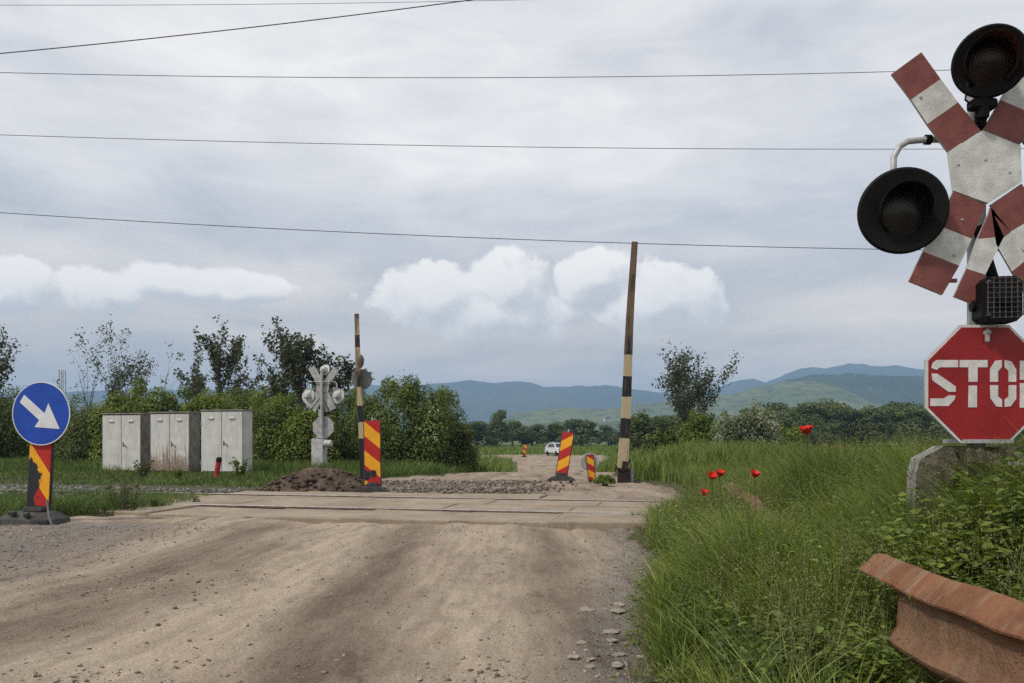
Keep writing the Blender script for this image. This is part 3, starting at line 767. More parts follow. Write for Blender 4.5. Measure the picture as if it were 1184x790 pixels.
beacon((q.x, 75., cast_z(q.x, 75.)+.05), .3, 1.05, m1, 'tiny distant striped beacon at the left edge of the far dirt road', .1, (.1, 0), True)

# ------------------------------------------------------------------ blue arrow sign at the left
def arrow_sign():
    Yd = 9.5; k = Yd/F
    q = P(45, 604, Yd)
    root = thing('arrow_sign', 'round blue sign with white arrow on a torn striped panel and rubber base', 'road sign', (q.x, Yd, q.z), math.radians(-8))
    BL = mat_plain('sign_blue', (.012, .06, .36), .4, 0, .15, 5, .03); WH = mat_plain('sign_white', (.62, .63, .65), .45, 0, .1, 8, .03)
    cx_, cz_ = (52-45)*k, (604-478.5)*k; R_ = 36.5*k
    mb = MB(); M = Matrix.Rotation(PI/2, 4, 'X')
    mb.lathe([(0, -.004), (R_*.96, -.004), (R_, .0), (R_, .008), (R_*.972, .0085)], M, 64, 1); mb.lathe([(R_*.972, .007), (0, .007)], M, 64, 0)
    d = mb.build('sign_disc', [BL, WH], root, False, (cx_, -.05, cz_))
    tx, tz = 231, 411
    def a(x, y): return ((x-158)/3.04*k, -(y-358)/3.04*k)
    mb = MB(); mb.prism([a(94, 292), a(172, 357), a(187, 322), a(230, 412), a(134, 405), a(152, 381), a(77, 318)], -.0105, -.006); mb.build('arrow', WH, d)
    dm = mat_stripe('torn_beacon_stripes', YEL_, RED_, 1.28, .68, .612, [(-.15, .33, .17, .26, 1.0), (-.15, .08, .11, .17, .8)], (.022, .023, .026))
    h_ = 92*k; w_ = 31*k
    mb = MB(); mb.box((0, 0, h_/2), (w_, .04, h_), 0, None, .012); pn = mb.build('panel_frame', RUBBER, root, False, (0, 0, .16)); pn.rotation_euler = (0, math.radians(3.2), 0)
    mb = MB(); mb.box((0, -.022, h_/2+.01), (w_-.04, .007, h_-.06)); mb.build('striped_face', dm, pn)
    mb = MB(); mb.box((0, .028, h_*.9), (.05, .02, .5)); mb.build('bracket', GALV, pn)
    # heavy rubber foot, wide and bevelled
    mb = MB()
    top = [(-.36, -.10), (.10, -.16), (.20, -.02), (.14, .14), (-.36, .14)]; bot = [(-.46, -.18), (.08, -.26), (.33, -.10), (.30, .20), (-.46, .20)]
    vs = [(x, y, .14) for x, y in top]+[(x*.97, y*.97, .05) for x, y in bot]+[(x*1.04, y*1.04, -.10) for x, y in bot]; n = 5
    fs = [tuple(range(n))]+[(n*j+i, n*(j+1)+i, n*(j+1)+(i+1) % n, n*j+(i+1) % n) for j in range(2) for i in range(n)]
    mb.add(vs, [f[::-1] if len(f) == 4 and False else f for f in fs])
    mb.box((-.02, -.02, .17), (.3, .16, .06), 0, None, .015); mb.box((-.22, -.19, .135), (.12, .05, .05), 0, Euler((.5, 0, -.1)), .01); mb.box((.02, -.235, .12), (.07, .06, .07), 0, Euler((.5, 0, -.15)), .01)
    mb.box((.22, -.2, .02), (.1, .06, .06), 0, Euler((0, 0, .6)), .01)
    ft = mb.build('rubber_base', RUBBER, root); ft.scale = (.92, .92, .9)
    mb = MB(); mb.tube([(.15, -.06, .27), (.27, -.18, .09), (.36, -.24, -.02), (.40, -.26, -.03)], .012, 8); mb.build('strap', mat_plain('strap_grey', (.12, .11, .095), .7), root, True)
arrow_sign()

# ------------------------------------------------------------------ lineside cabinets
def cab_mat(name, rust):
    m, g, b = new_mat(name); o = obc(g); x, y, z = g.xyz(o)[0:3]
    n = g.noise(o, 3, 6, .6); n2 = g.noise(g.vm('MULTIPLY', o, (5, 5, .7)), 3, 5, .6); n3 = g.noise(o, 22, 5, .65)
    col = g.mix(g.mr(n, .3, .7), (.45, .45, .43), (.56, .56, .535)); col = g.mix(g.mr(n2, .5, .75, 0, .5), col, (.29, .275, .25))
    lowz = g.mr(z, 1.5, .0, smooth=False)
    f = g.mr(g.m('ADD', g.m('MULTIPLY', g.m('POWER', lowz, 1.6), .24*rust), g.m('ADD', g.m('MULTIPLY', n2, .75), g.m('MULTIPLY', n3, .45))), .78, .96)
    col = g.mix(g.m('MULTIPLY', f, .85), col, g.mix(n3, (.10, .058, .038), (.26, .16, .10)))
    g.put(b.inputs['Base Color'], col); b.inputs['Roughness'].default_value = .6; g.put(b.inputs['Normal'], g.bump(n, .2, .02)); return m
VENTW = mat_plain('vent_white', (.72, .72, .70), .5, 0, .1, 9, .05)
DARKG = mat_plain('cabinet_shade_and_trim', (.22, .205, .185), .7, 0, .35, 5, .2, .15)  # trim grey; on two bodies it paints the shade of their sides
def cabinet(u0, u1, vt, vb, Y, rust, label, side=True):
    W = (u1-u0)/F*Y/.955; H = (vb-vt)/F*Y; q = P(u0, vb, Y)
    ang = math.radians(-13); D_ = .44
    root = thing('relay_cabinet', label, 'cabinet', (q.x, Y, q.z), ang, 'relay cabinets by the track')
    cm = cab_mat('cabinet_paint', rust)
    mb = MB(); mb.box((W/2, D_/2, .05), (W-.06, D_-.06, .1), 1); mb.box((W/2, D_/2, H/2+.045), (W, D_, H-.1), 0, None, .008)
    mb.build('body', [DARKG if side else cm, DARKG], root)  # darker body colour stands in for the shaded side face
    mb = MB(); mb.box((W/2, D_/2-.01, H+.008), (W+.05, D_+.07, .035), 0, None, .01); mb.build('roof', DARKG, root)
    for k in (0, 1):
        x0, x1 = (.02, W/2-.006) if k == 0 else (W/2+.006, W-.02)
        mb = MB(); mb.box(((x0+x1)/2, -.014, H/2+.04), (x1-x0, .024, H-.16), 0, None, .006)
        dr = mb.build('door', cm, root)
        xc = (x0+x1)/2; 
        m2 = MB(); m2.box((xc, -.04, H*.88), (.15, .04, .06), 0, Euler((.4, 0, 0)), .008); m2.build('vent_cover', VENTW, dr)
        if k == 1:
            m2 = MB(); m2.box((x0+.06, -.035, H*.50), (.025, .025, .12), 0, None, .005); m2.tube([(x0+.06, -.05, H*.5+.02), (x0+.15, -.055, H*.5-.02)], .011, 8); m2.tube([(x0+.15, -.055, H*.5-.02), (x0+.16, -.05, H*.5-.09)], .01, 8)
            m2.build('handle', DARKG, dr)
        m2 = MB()
        for zz in (.2, .8):
            m2 = MB(); hx = x0-.002 if k == 0 else x1+.002
            m2.tube([(hx, -.028, H*zz-.05), (hx, -.028, H*zz+.05)], .011, 8); m2.build('hinge', GALV, dr)
cabinet(118.5, 168, 479, 549, 22.6, .55, 'plain white metal cabinet, leftmost of the three')
cabinet(174, 223.5, 477.5, 549.5, 22.0, 2.3, 'rust-stained middle cabinet of the three white metal cabinets')
cabinet(232.5, 284.5, 475, 550, 21.4, .5, 'clean white metal cabinet behind the leaning red bollard', False)
# leaning red post
q = P(250, 550, 18.6)
root = thing('bollard', 'small leaning red bollard with black cap before the cabinets', 'bollard', (q.x, 18.6, .06)); root.rotation_euler = (0, math.radians(9), 0)
mb = MB(); mb.tube([(0, 0, 0), (0, 0, .36)], .06, 14); mb.build('shaft', mat_plain('bollard_red', (.34, .03, .04), .6, 0, .3, 8, .1), root, True)
mb = MB(); mb.lathe([(.062, .36), (.068, .365), (.066, .44), (.04, .47), (0, .475)], None, 16); mb.build('cap', BLACKM, root, True)

# ------------------------------------------------------------------ barrier arms
def arm_mat(name, stops, wear):
    m, g, b = new_mat(name); o = obc(g); x, y, z = g.xyz(o)[0:3]
    n = g.noise(g.vm('MULTIPLY', o, (3, 3, 1)), 5, 6, .65)
    t = g.m('ADD', z, g.m('MULTIPLY', g.m('SUBTRACT', n, .5), .012))
    col = g.ramp(t, stops, 'CONSTANT')
    f = g.mr(g.m('ADD', n, g.m('MULTIPLY', g.mr(z, .35, .6), wear)), .56, .70)
    n2 = g.noise(g.vm('MULTIPLY', o, (8, 8, 1)), 9, 4)
    col = g.mix(g.m('MULTIPLY', f, .9), col, g.mix(n2, (.075, .05, .035), (.20, .135, .09)))
    g.put(b.inputs['Base Color'], col); b.inputs['Roughness'].default_value = .75; g.put(b.inputs['Normal'], g.bump(n2, .3, .01)); return m
BK, CR = (.015, .015, .016), (.40, .325, .205)
def barrier(base, top, w0, w1, bands, wear, label, house=True):
    """bands: list of (fraction from bottom, colour); the arm is a tapered square beam of unit length, scaled along z"""
    root = thing('barrier_arm', label, 'barrier', base, 0, 'raised crossing barriers')
    d = Vector(top)-Vector(base); Ln = d.length
    mb = MB(); n = 16
    vs = []; fs = []
    for i in range(n+1):
        t = i/n; w_ = (w0+(w1-w0)*t)/2; dx_ = .012*math.sin(t*7)
        for sx_, sy_ in ((-1, -1), (1, -1), (1, 1), (-1, 1)): vs.append((sx_*w_+dx_, sy_*w_*.7, t))
    for i in range(n):
        for k in range(4): fs.append((i*4+k, i*4+(k+1) % 4, (i+1)*4+(k+1) % 4, (i+1)*4+k))
    fs += [(3, 2, 1, 0), (n*4, n*4+1, n*4+2, n*4+3)]
    mb.add(vs, fs); o = mb.build('boom', arm_mat('barrier_paint', bands, wear), root)
    o.scale = (1, 1, Ln); o.rotation_euler = d.to_track_quat('Z', 'Y').to_euler()
    q_ = d.to_track_quat('Z', 'Y')
    o.rotation_mode = 'QUATERNION'; ang = math.atan2(d.x, d.z); o.rotation_quaternion = Euler((-math.atan2(d.y, d.z), ang, 0)).to_quaternion()
    return root
Yb = 18.2
def vfr(v, vb, vt): return (vb-v)/(vb-vt)
bb_ = P(719.5, 545, Yb); bt_ = P(733.5, 280, Yb)
bl = [(0, CR)]+[(vfr(v, 545, 280), c) for v, c in ((507, BK), (484, CR), (460, BK), (436, CR), (411, BK), (388, (.06, .042, .032)), (366, (.12, .08, .055)), (338, (.05, .036, .03)), (318, (.13, .085, .06)), (296, (.045, .034, .03)))]
rt = barrier(bb_, bt_, .225, .13, bl, .13, 'tall black and cream striped barrier arm raised right of the crossing')
IRON = mat_plain('barrier_iron', (.03, .02, .02), .6, .2, .4, 8, .2, .25, (.07, .035, .025))
zb = cast_z(bb_.x, Yb)
mb = MB(); mb.box((.02, -.05, -.20), (.25, .26, .46), 0, None, .015); mb.box((.02, -.05, .05), (.30, .3, .05), 0, None, .01); mb.build('housing', IRON, rt)
mb = MB(); mb.box((.04, -.05, -.46), (.42, .4, .10), 0, None, .02); mb.build('footing', CONC, rt)
mb = MB(); mb.tube([(.0, -.19, .0), (-.13, -.19, .07), (-.16, -.19, .12)], .02, 8); mb.tube([(.06, -.19, .05), (.10, -.19, .18), (.15, -.19, .27)], .022, 8); mb.box((.03, -.12, .12), (.10, .04, .22), 0, Euler((0, .1, 0)), .006); mb.build('clamp', IRON, rt)
mb = MB(); mb.tube([(.22, .05, -.45), (.22, .05, .04)], .045, 12); mb.build('side_post', GALV, rt)
Yl = 17.0
lb_ = P(421, 566, Yl); lt_ = P(412, 363, Yl)
bl = [(0, BK)]+[(vfr(v, 566, 363), c) for v, c in ((508, CR), (489, BK), (470, CR), (448, BK), (429, CR), (402, BK), (388, CR), (369, BK))]
rt = barrier(lb_, lt_, .15, .085, bl, .12, 'slender black and cream barrier arm raised behind the upright beacon')
mb = MB(); dz_ = (566-438.6)/F*Yl; mb.lathe([(0, 0), (.205, 0), (.22, .01), (.215, .02), (0, .02)], Matrix.Rotation(PI/2, 4, 'X'), 36)
mb.build('sign_back', mat_plain('sign_back_grey', (.15, .165, .17), .6, .2, .2, 6, .05), rt, False, ((417.5-421)/F*Yl, .09, dz_))
mb = MB(); dz_ = (566-418)/F*Yl
mb.lathe([(0, -.02), (.03, -.02), (.07, .06), (.075, .16), (.04, .24), (0, .26)], None, 14)
mb.tube([(-.02, .0, 0), (-.12, .0, -.08), (-.14, 0, -.16)], .012, 6)
mb.build('warning_light', mat_plain('rusty_lamp', (.15, .115, .085), .7, .1, .4, 8, .2, .3), rt, True, ((418-421)/F*Yl, -.1, dz_-.12))
mb = MB(); mb.box((.05, .1, -.02), (.3, .28, .5), 0, None, .015); mb.build('housing', IRON, rt)

# ------------------------------------------------------------------ rusty guard rail
def rust_mat():
    m, g, b = new_mat('rusted_guard_rail'); p = pos(g); n = g.noise(p, 4, 6, .65); n2 = g.noise(p, 26, 6, .7); n3 = g.noise(p, 90, 3)
    col = g.mix(g.mr(n, .3, .7), (.14, .057, .027), (.245, .108, .050)); col = g.mix(g.mr(n2, .56, .72, 0, .7), col, (.06, .028, .018))
    col = g.mix(g.mr(n2, .36, .24, 0, .8), col, (.25, .165, .11)); col = g.mix(g.mr(n3, .66, .74, 0, .5), col, (.30, .25, .2))
    x, y, z = g.xyz(p)[0:3]; st = g.noise(g.comb(g.m('MULTIPLY', y, 14.), g.m('MULTIPLY', z, 3.), x), 1., 6, .7)
    col = g.mix(g.mr(st, .5, .66, 0, .7), col, (.26, .175, .115)); col = g.mix(g.mr(st, .40, .32, 0, .45), col, (.07, .036, .024))
    low_tan = g.mr(g.m('ADD', z, g.m('MULTIPLY', g.m('SUBTRACT', n, .5), .12)), .46, .40)  # paler tan lower down the beam, with a ragged upper edge
    col = g.mix(g.m('MULTIPLY', low_tan, .42), col, g.mix(g.mr(n2, .35, .65), (.13, .085, .052), (.23, .162, .105)))
    g.put(b.inputs['Base Color'], col); b.inputs['Roughness'].default_value = .8; g.put(b.inputs['Normal'], g.bump(g.m('ADD', n2, g.m('MULTIPLY', n3, .5)), .8, .015)); return m
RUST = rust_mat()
PROF = [(-.02, .0), (-.006, .006), (.008, .002), (.062, -.058), (.070, -.070), (.068, -.078), (.056, -.084), (.036, -.096), (.030, -.108), (.029, -.15), (.026, -.19), (.030, -.222), (.052, -.255), (.060, -.268), (.056, -.282), (.012, -.315)]
def beam(pts, root, cut=None):
    """pts: (x, y, top z, roll, outward squash)"""
    n = len(PROF); mb = MB(); vs = []; th = .004
    for i, (x, y, z, roll, sq) in enumerate(pts):
        a, b2 = pts[max(i-1, 0)], pts[min(i+1, len(pts)-1)]
        d = Vector((b2[0]-a[0], b2[1]-a[1], 0)).normalized(); nrm = Vector((-d.y, d.x, 0))     # towards the road
        if nrm.x > 0: nrm = -nrm
        for off in (0, -th):
            for (f_, h_) in PROF:
                f2 = f_*sq+off; h2 = h_
                cr_, sr_ = math.cos(roll), math.sin(roll)
                ff = f2*cr_-h2*sr_; hh_ = f2*sr_+h2*cr_
                q_ = Vector((x, y, z))+nrm*ff+Vector((0, 0, hh_))
                if cut: q_.y = min(q_.y, cut[0]-(cut[1] if h_ < -.08 else 0)-.12*max(0, -h_-.08)+.006*math.sin(h_*60))
                vs.append(q_)
    fs = []
    for i in range(len(pts)-1):
        o, o2 = i*2*n, (i+1)*2*n
        for k in range(n-1):
            fs.append((o+k, o+k+1, o2+k+1, o2+k)); fs.append((o+n+k+1, o+n+k, o2+n+k, o2+n+k+1))
        for k in (0, n-1): fs.append((o+k, o2+k, o2+n+k, o+n+k) if k == 0 else (o+k, o+n+k, o2+n+k, o2+k))
    for e in (0, len(pts)-1):
        o = e*2*n
        for k in range(n-1): fs.append((o+k, o+n+k, o+n+k+1, o+k+1))
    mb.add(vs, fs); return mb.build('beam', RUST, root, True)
gr = thing('guard_rail', 'rusty corrugated guard rail with a bent end, lying in the nettles', 'guard rail', (0, 0, 0))
pts = []
for t in np.linspace(0, 1, 90):
    y = .9+2.36*t; x = 1.47-.05*math.sin(t*PI*.9); z = .522+.014*t+.005*math.sin(t*14)+.006*(float(fbm(np.array([t*14]), np.array([2.]))[0])-.5)*2; x += .012*(float(fbm(np.array([t*11]), np.array([7.]))[0])-.5)*2
    roll = .06+.04*math.sin(t*9); sq = 1.
    if t > .86: k = (t-.86)/.14; roll += .08*k; z -= .012*k*k; sq = 1-.2*k
    pts.append((x, y, z, roll, sq))
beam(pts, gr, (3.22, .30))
for yy in (1.75, 2.25, 2.72):
    for hz_ in (.385, .335):
        mb = MB(); mb.lathe([(0, .012), (.009, .01), (.013, .0), (.02, -.002), (.02, -.006)], Matrix.Translation((1.412+.012*(yy < 2), yy+.03, hz_)) @ Matrix.Rotation(-PI/2, 4, 'Y'), 10); mb.build('bolt', RUST, gr)
for yy in (1.3, 2.9):
    mb = MB(); mb.box((1.55, yy, .06), (.07, .1, .8), 0, None, .006); mb.build('support_post', RUST, gr)
gr2 = thing('guard_rail', 'rusty guard rail length almost swallowed by grass near the poppies', 'guard rail', (0, 0, 0))
pts = []
for t in np.linspace(0, 1, 40):
    y = 4.0+6.4*t; x = 1.62+1.22*t+.04*math.sin(t*5); z = .24+.07*math.sin(t*3.1)+.02*math.sin(t*23)+.17*t
    pts.append((x, y, z, .25+.1*math.sin(t*7), 1))
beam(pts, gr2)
for k in (.1, .55, .95):
    mb = MB(); mb.box((1.69+1.22*k, 4.0+6.4*k, .0), (.07, .1, .7), 0, None, .006); mb.build('support_post', RUST, gr2)

# ------------------------------------------------------------------ overhead wires
WIRE = mat_plain('dark_wire', (.10, .102, .11), .6, .2, .1, 3, 0)
def wire(pts, Y, rad, label):
    us = np.array([p[0] for p in pts]); vs_ = np.array([p[1] for p in pts]); c = np.polyfit(us, vs_, min(2, len(pts)-1))
    mb = MB(); path = []
    for u in np.linspace(-700, 1900, 60):
        v = np.polyval(c, u); yy = Y; path.append(P(u, v, yy))
    mb.tube(path, rad, 6); tag(mb.build('overhead_wire', WIRE), label, 'wire', 'overhead wires')
wire([(0, 62), (280, 33), (545, 0)], 16, .0105, 'thick overhead wire rising steeply across the upper left sky')
wire([(0, 6), (300, 5), (600, 0)], 30, .0085, 'faint overhead wire along the very top edge of the sky')
wire([(0, 84), (520, 90), (1030, 83)], 28, .0115, 'overhead wire second in height, passing behind the cross arm')
wire([(0, 156), (640, 170.5), (1184, 172)], 28, .0105, 'overhead wire crossing the middle sky behind the lamp bracket')
wire([(0, 246), (500, 273), (1000, 288)], 28, .0125, 'lowest overhead wire, passing the tip of the tall barrier arm')

# ------------------------------------------------------------------ vegetation builders
def leaf_mesh(name, C, N_, U_, ln, wd, mat, parent=None, rnd=None):
    """one folded rhombic leaf per centre C, normal N_, direction U_"""
    n = len(C); W_ = np.cross(N_, U_); W_ /= np.linalg.norm(W_, axis=1)[:, None]+1e-9
    L = ln[:, None]; Wd = wd[:, None]
    a = C-U_*L*.5; b_ = C+W_*Wd*.5+N_*Wd*.15-U_*L*.05; c = C+U_*L*.5-N_*L*.12; d = C-W_*Wd*.5+N_*Wd*.15-U_*L*.05
    V = np.stack([a, b_, c, d], 1).reshape(-1, 3); i = np.arange(n)*4
    Fs = np.concatenate([np.stack([i, i+1, i+2], 1), np.stack([i, i+2, i+3], 1)])
    rnd = RNG.random(n) if rnd is None else rnd
    return np_mesh(name, V, Fs, 3, mat, {'rnd': np.repeat(rnd, 4)}, parent)
def rdir(r, n):
    v = r.normal(size=(n, 3)); return v/np.linalg.norm(v, axis=1)[:, None]
BARK = mat_plain('bark', (.085, .07, .058), .9, 0, .4, 8, .5)
LG = {
 'dark': mat_leaf('leaf_dark', [(0, (0.0378, 0.0552, 0.0156)), (0.5, (0.0864, 0.1152, 0.0299)), (1, (0.1755, 0.21, 0.0585))]),
 'mid': mat_leaf('leaf_mid', [(0, (0.0567, 0.0865, 0.0175)), (0.5, (0.1347, 0.1835, 0.0375)), (1, (0.248, 0.3014, 0.07))]),
 'bright': mat_leaf('leaf_bright', [(0, (0.0672, 0.0969, 0.0154)), (0.5, (0.1456, 0.1938, 0.0308)), (1, (0.2352, 0.2856, 0.055))]),
 'silver': mat_leaf('leaf_silver', [(0, (0.054, 0.078, 0.036)), (0.45, (0.156, 0.186, 0.108)), (0.75, (0.288, 0.318, 0.228)), (1, (0.504, 0.528, 0.444))]),
 'bloom': mat_leaf('leaf_bloom', [(0, (0.0437, 0.0703, 0.0172)), (0.6, (0.1217, 0.1684, 0.0422)), (0.86, (0.2262, 0.2782, 0.0792)), (0.93, (0.468, 0.4685, 0.3168)), (1, (0.7176, 0.6734, 0.5016))]),
 'locust': mat_leaf('leaf_locust', [(0, (0.0336, 0.0408, 0.0216)), (0.5, (0.0744, 0.0864, 0.0456)), (1, (0.138, 0.15, 0.084))], .3),
 'far': mat_leaf('leaf_far', [(0, (0.0448, 0.0662, 0.0257)), (0.5, (0.0822, 0.1152, 0.04)), (1, (0.142, 0.1799, 0.0644))]),
}
def bush(u, Y, hw, vtop, kind, label, nleaf, seed, ls=.13, depth=.8, zb=None, group='bushes along the field edge', name='bush', squash=.5):
    r = np.random.default_rng(seed); x = (u-U0)/F*Y; W = hw/F*Y
    zb = cast_z(x, Y) if zb is None else zb; H = EYE-(vtop-V0)/F*Y-zb
    root = thing(name, label, 'bush', (x, Y, zb), 0, group)
    lum = []
    for k in range(34):
        a = r.uniform(0, 2*PI); d = r.random()**.6*.82; zz = r.random()**.75*r.uniform(.6, 1.)
        rr_ = r.uniform(.15, .36)*(1-.30*zz)
        sh = 1-zz**2.2*squash
        lum.append((math.cos(a)*d*sh, math.sin(a)*d*sh*depth, zz*(1-rr_*.6), rr_))
    for k in range(9):
        a = r.uniform(0, 2*PI); d = r.random()**.5*.6; lum.append((math.cos(a)*d, math.sin(a)*d*depth, r.uniform(.72, 1.0)*(1-.25*d), r.uniform(.08, .15)))
    lum.append((0, 0, .38, .52))
    lum = np.array(lum); pr = lum[:, 3]**2; pr /= pr.sum()
    ix = r.choice(len(lum), nleaf, p=pr); D_ = rdir(r, nleaf)
    rad = lum[ix, 3]*(1-.5*r.random(nleaf)**2.2)*(1+.20*r.normal(size=nleaf)*(r.random(nleaf) < .3))
    C = lum[ix, :3]+D_*rad[:, None]*np.array([1, 1, .85])
    C = C*np.array([W, W, H]); C[:, 2] = np.maximum(C[:, 2], .02+r.random(nleaf)*.1)
    C[:, 2] *= np.where(C[:, 2] > H*1.06, .93, 1)
    N_ = D_+.7*rdir(r, nleaf)+np.array([0, 0, .5]); N_ /= np.linalg.norm(N_, axis=1)[:, None]
    U_ = np.cross(N_, rdir(r, nleaf)); U_ /= np.linalg.norm(U_, axis=1)[:, None]
    ln = ls*r.uniform(.6, 1.35, nleaf)
    rn = np.clip(.5*r.random(nleaf)+.5*np.repeat(r.random(len(lum)), 1)[ix], 0, 1)
    if kind == 'bloom': rn = np.where(r.random(nleaf) < .05*(ix % 3), 1., np.minimum(rn, .8))
    leaf_mesh('foliage', C, N_, U_, ln, ln*r.uniform(.45, .65, nleaf), LG[kind], root, rn)
    mb = MB()
    for k in range(7):
        l = lum[r.integers(len(lum))]; p1 = Vector((l[0]*W*.9, l[1]*W*.9, l[2]*H*.9))
        mb.tube([(r.uniform(-.1, .1)*W, r.uniform(-.1, .1)*W, -.05), p1*.5+Vector((0, 0, .1*H)), p1], [.04, .028, .01], 5)
    mb.build('stem', BARK, root, True)
    return root
def tree_mesh(H, spread, seed, stems=3, up=.75, leafy=1.0, ls=.16, clump=.4, kind='locust', bare=0., lvl=4, dense=1., parent=None, r0=.11, start=.25):
    r = random.Random(seed); nr = np.random.default_rng(seed); mb = MB(); tips = []
    def grow(p, d, L, rad, lv):
        n = 4; pts = [p]; rs_ = [rad]; q = p.copy(); dd = d.copy()
        for i in range(n):
            dd = (dd+Vector((r.uniform(-1, 1), r.uniform(-1, 1), r.uniform(-.5, .8)))*.16).normalized()
            q = q+dd*(L/n); pts.append(q.copy()); rs_.append(rad*(1-.62*(i+1)/n))
            if lv <= 2: tips.append((q.copy(), lv, dd.copy()))
        mb.tube(pts, rs_, 6 if lv > 2 else 4, 0, False)
        if lv == 0: return
        for k in range(r.randint(2, 4) if lv > 1 else r.randint(2, 3)):
            t = r.uniform(.35, 1.0) if k else 1.0
            i = min(n-1, int(t*n)); b0 = pts[i+1]
            side = Vector((r.uniform(-1, 1), r.uniform(-1, 1), r.uniform(-.15, .6))).normalized()
            nd = (dd*up+side*(1-up)*2*spread).normalized()
            grow(b0, nd, L*r.uniform(.5, .8), rs_[i+1]*.75, lv-1)
    for s_ in range(stems):
        a = 2*PI*s_/stems+r.uniform(-.5, .5); d = Vector((math.cos(a)*.22*spread, math.sin(a)*.22*spread, 1)).normalized()
        if stems == 1: d = Vector((.03, 0, 1))
        grow(Vector((math.cos(a)*.15, math.sin(a)*.15, -.1)), d, H*.42*r.uniform(.8, 1.05), r0*r.uniform(.75, 1.1), lvl-1)
    zm = max(t[0].z for t in tips)
    tr_ = mb.build('trunk', BARK, parent, True); 
    tp = np.array([t[0][:] for t in tips]); tp = tp[tp[:, 2] > H*start]
    keep = nr.random(len(tp)) < (1-bare)*np.clip(.55+vnoise(tp[:, 0]*1.1+seed, tp[:, 2]*1.1)*.9, 0, 1); tp = tp[keep]
    m_ = max(1, int(9*dense)); C = np.repeat(tp, m_, 0)+nr.normal(size=(len(tp)*m_, 3))*clump*.38
    n = len(C)
    if n == 0: return
    N_ = rdir(nr, n)*.9+np.array([0, 0, .6]); N_ /= np.linalg.norm(N_, axis=1)[:, None]
    U_ = np.cross(N_, rdir(nr, n)); U_ /= np.linalg.norm(U_, axis=1)[:, None]
    ln = ls*nr.uniform(.55, 1.35, n)
    leaf_mesh('crown', C, N_, U_, ln, ln*nr.uniform(.5, .8, n), LG[kind], parent)
    return zm
def tree(u, Y, vtop, label, seed, group, **kw):
    x = (u-U0)/F*Y; zb = cast_z(x, Y); H = EYE-(vtop-V0)/F*Y-zb
    root = thing('tree', label, 'tree', (x, Y, zb), 0, group)
    zm = tree_mesh(H, kw.pop('spread', .5), seed, parent=root, **kw)
    if zm: k = H/zm; root.scale = (k, k, k)
    return root

# trees rising behind the hedge on the left
GT = 'thin trees behind the hedge'
tree(-14, 33, 386, 'dark leafy tree cut by the left picture edge above the hedge', 21, GT, stems=4, up=.84, spread=.45, dense=2.0, kind='locust', clump=.5, ls=.16)
tree(103, 50, 383, 'almost bare tree with thin upright twigs behind the hedge', 22, GT, stems=4, up=.88, spread=.4, bare=.93, dense=.6)
tree(147, 48, 376, 'sparse leafy tree standing just right of the bare one', 23, GT, stems=4, up=.84, spread=.45, bare=.25, dense=1.0, clump=.5)
tree(172, 50, 388, 'thin half bare tree leaning right behind the hedge', 24, GT, stems=2, up=.86, spread=.5, bare=.8, dense=.8)
tree(222, 50, 380, 'sparse narrow tree above the middle cabinet', 25, GT, stems=3, up=.86, spread=.45, bare=.3, dense=.7, clump=.34, ls=.21)
tree(256, 50, 372, 'taller leafy narrow tree above the right cabinet', 26, GT, stems=3, up=.88, spread=.42, bare=.15, dense=.85, clump=.34, ls=.21)
tree(283, 51, 404, 'low half bare tree between the cabinets and the far signal', 27, GT, stems=3, up=.75, spread=.7, bare=.5, dense=.6, ls=.2)
tree(347, 38, 370, 'bushy sparse-topped tree rising behind the far signal', 28, GT, stems=5, up=.84, spread=.5, bare=.25, dense=.9, clump=.34, ls=.18)
tree(372, 38, 386, 'smaller leafy tree close right of the bushy one', 29, GT, stems=4, up=.8, spread=.55, bare=.3, dense=.8, clump=.34, ls=.18)
tree(798, 58, 398, 'lone open-crowned tree right of the tall barrier arm', 30, 'trees beyond the crossing', stems=7, up=.80, spread=.68, bare=.18, dense=.8, clump=.5, ls=.20, r0=.11, start=.2)
# hedge
GB = 'bushes of the hedge behind the cabinets'
hb = [(-20, 30, 95, 436, 'dark', 'dark green bush at the left picture edge behind the blue sign', 16000), (66, 31, 80, 455, 'mid', 'green bush behind and right of the blue arrow sign', 14000),
      (110, 28, 62, 466, 'dark', 'dark low bush beside the leftmost cabinet', 11000), (163, 27.5, 62, 443, 'bright', 'bright yellow-green bush behind the leftmost cabinet', 14000),
      (222, 28, 62, 449, 'bright', 'light green bush behind the middle cabinet', 14000), (272, 29.5, 62, 441, 'mid', 'rounded green bush behind the right cabinet', 14000),
      (322, 26, 56, 448, 'mid', 'green bush between right cabinet and the far signal', 13000), (356, 25.5, 44, 466, 'bright', 'low green bush just behind the far signal', 8000),
      (398, 28, 66, 440, 'bloom', 'blossom-flecked bush behind the slender barrier arm', 14000), (465, 26, 74, 433, 'bloom', 'large dark bush with pale blossom right of the beacon', 20000),
      (508, 27.5, 48, 442, 'mid', 'dense rounded bush at the right end of the hedge', 13000), (532, 27, 24, 486, 'dark', 'small bush at the foot of the hedge end', 4500)]
for i, (u, Y, hw, vt, k, lb, nl) in enumerate(hb): bush(u, Y, hw, vt, k, lb, int(nl*1.6), 40+i, .088 if k != 'bright' else .105, group=GB, depth=.55, squash=.35)
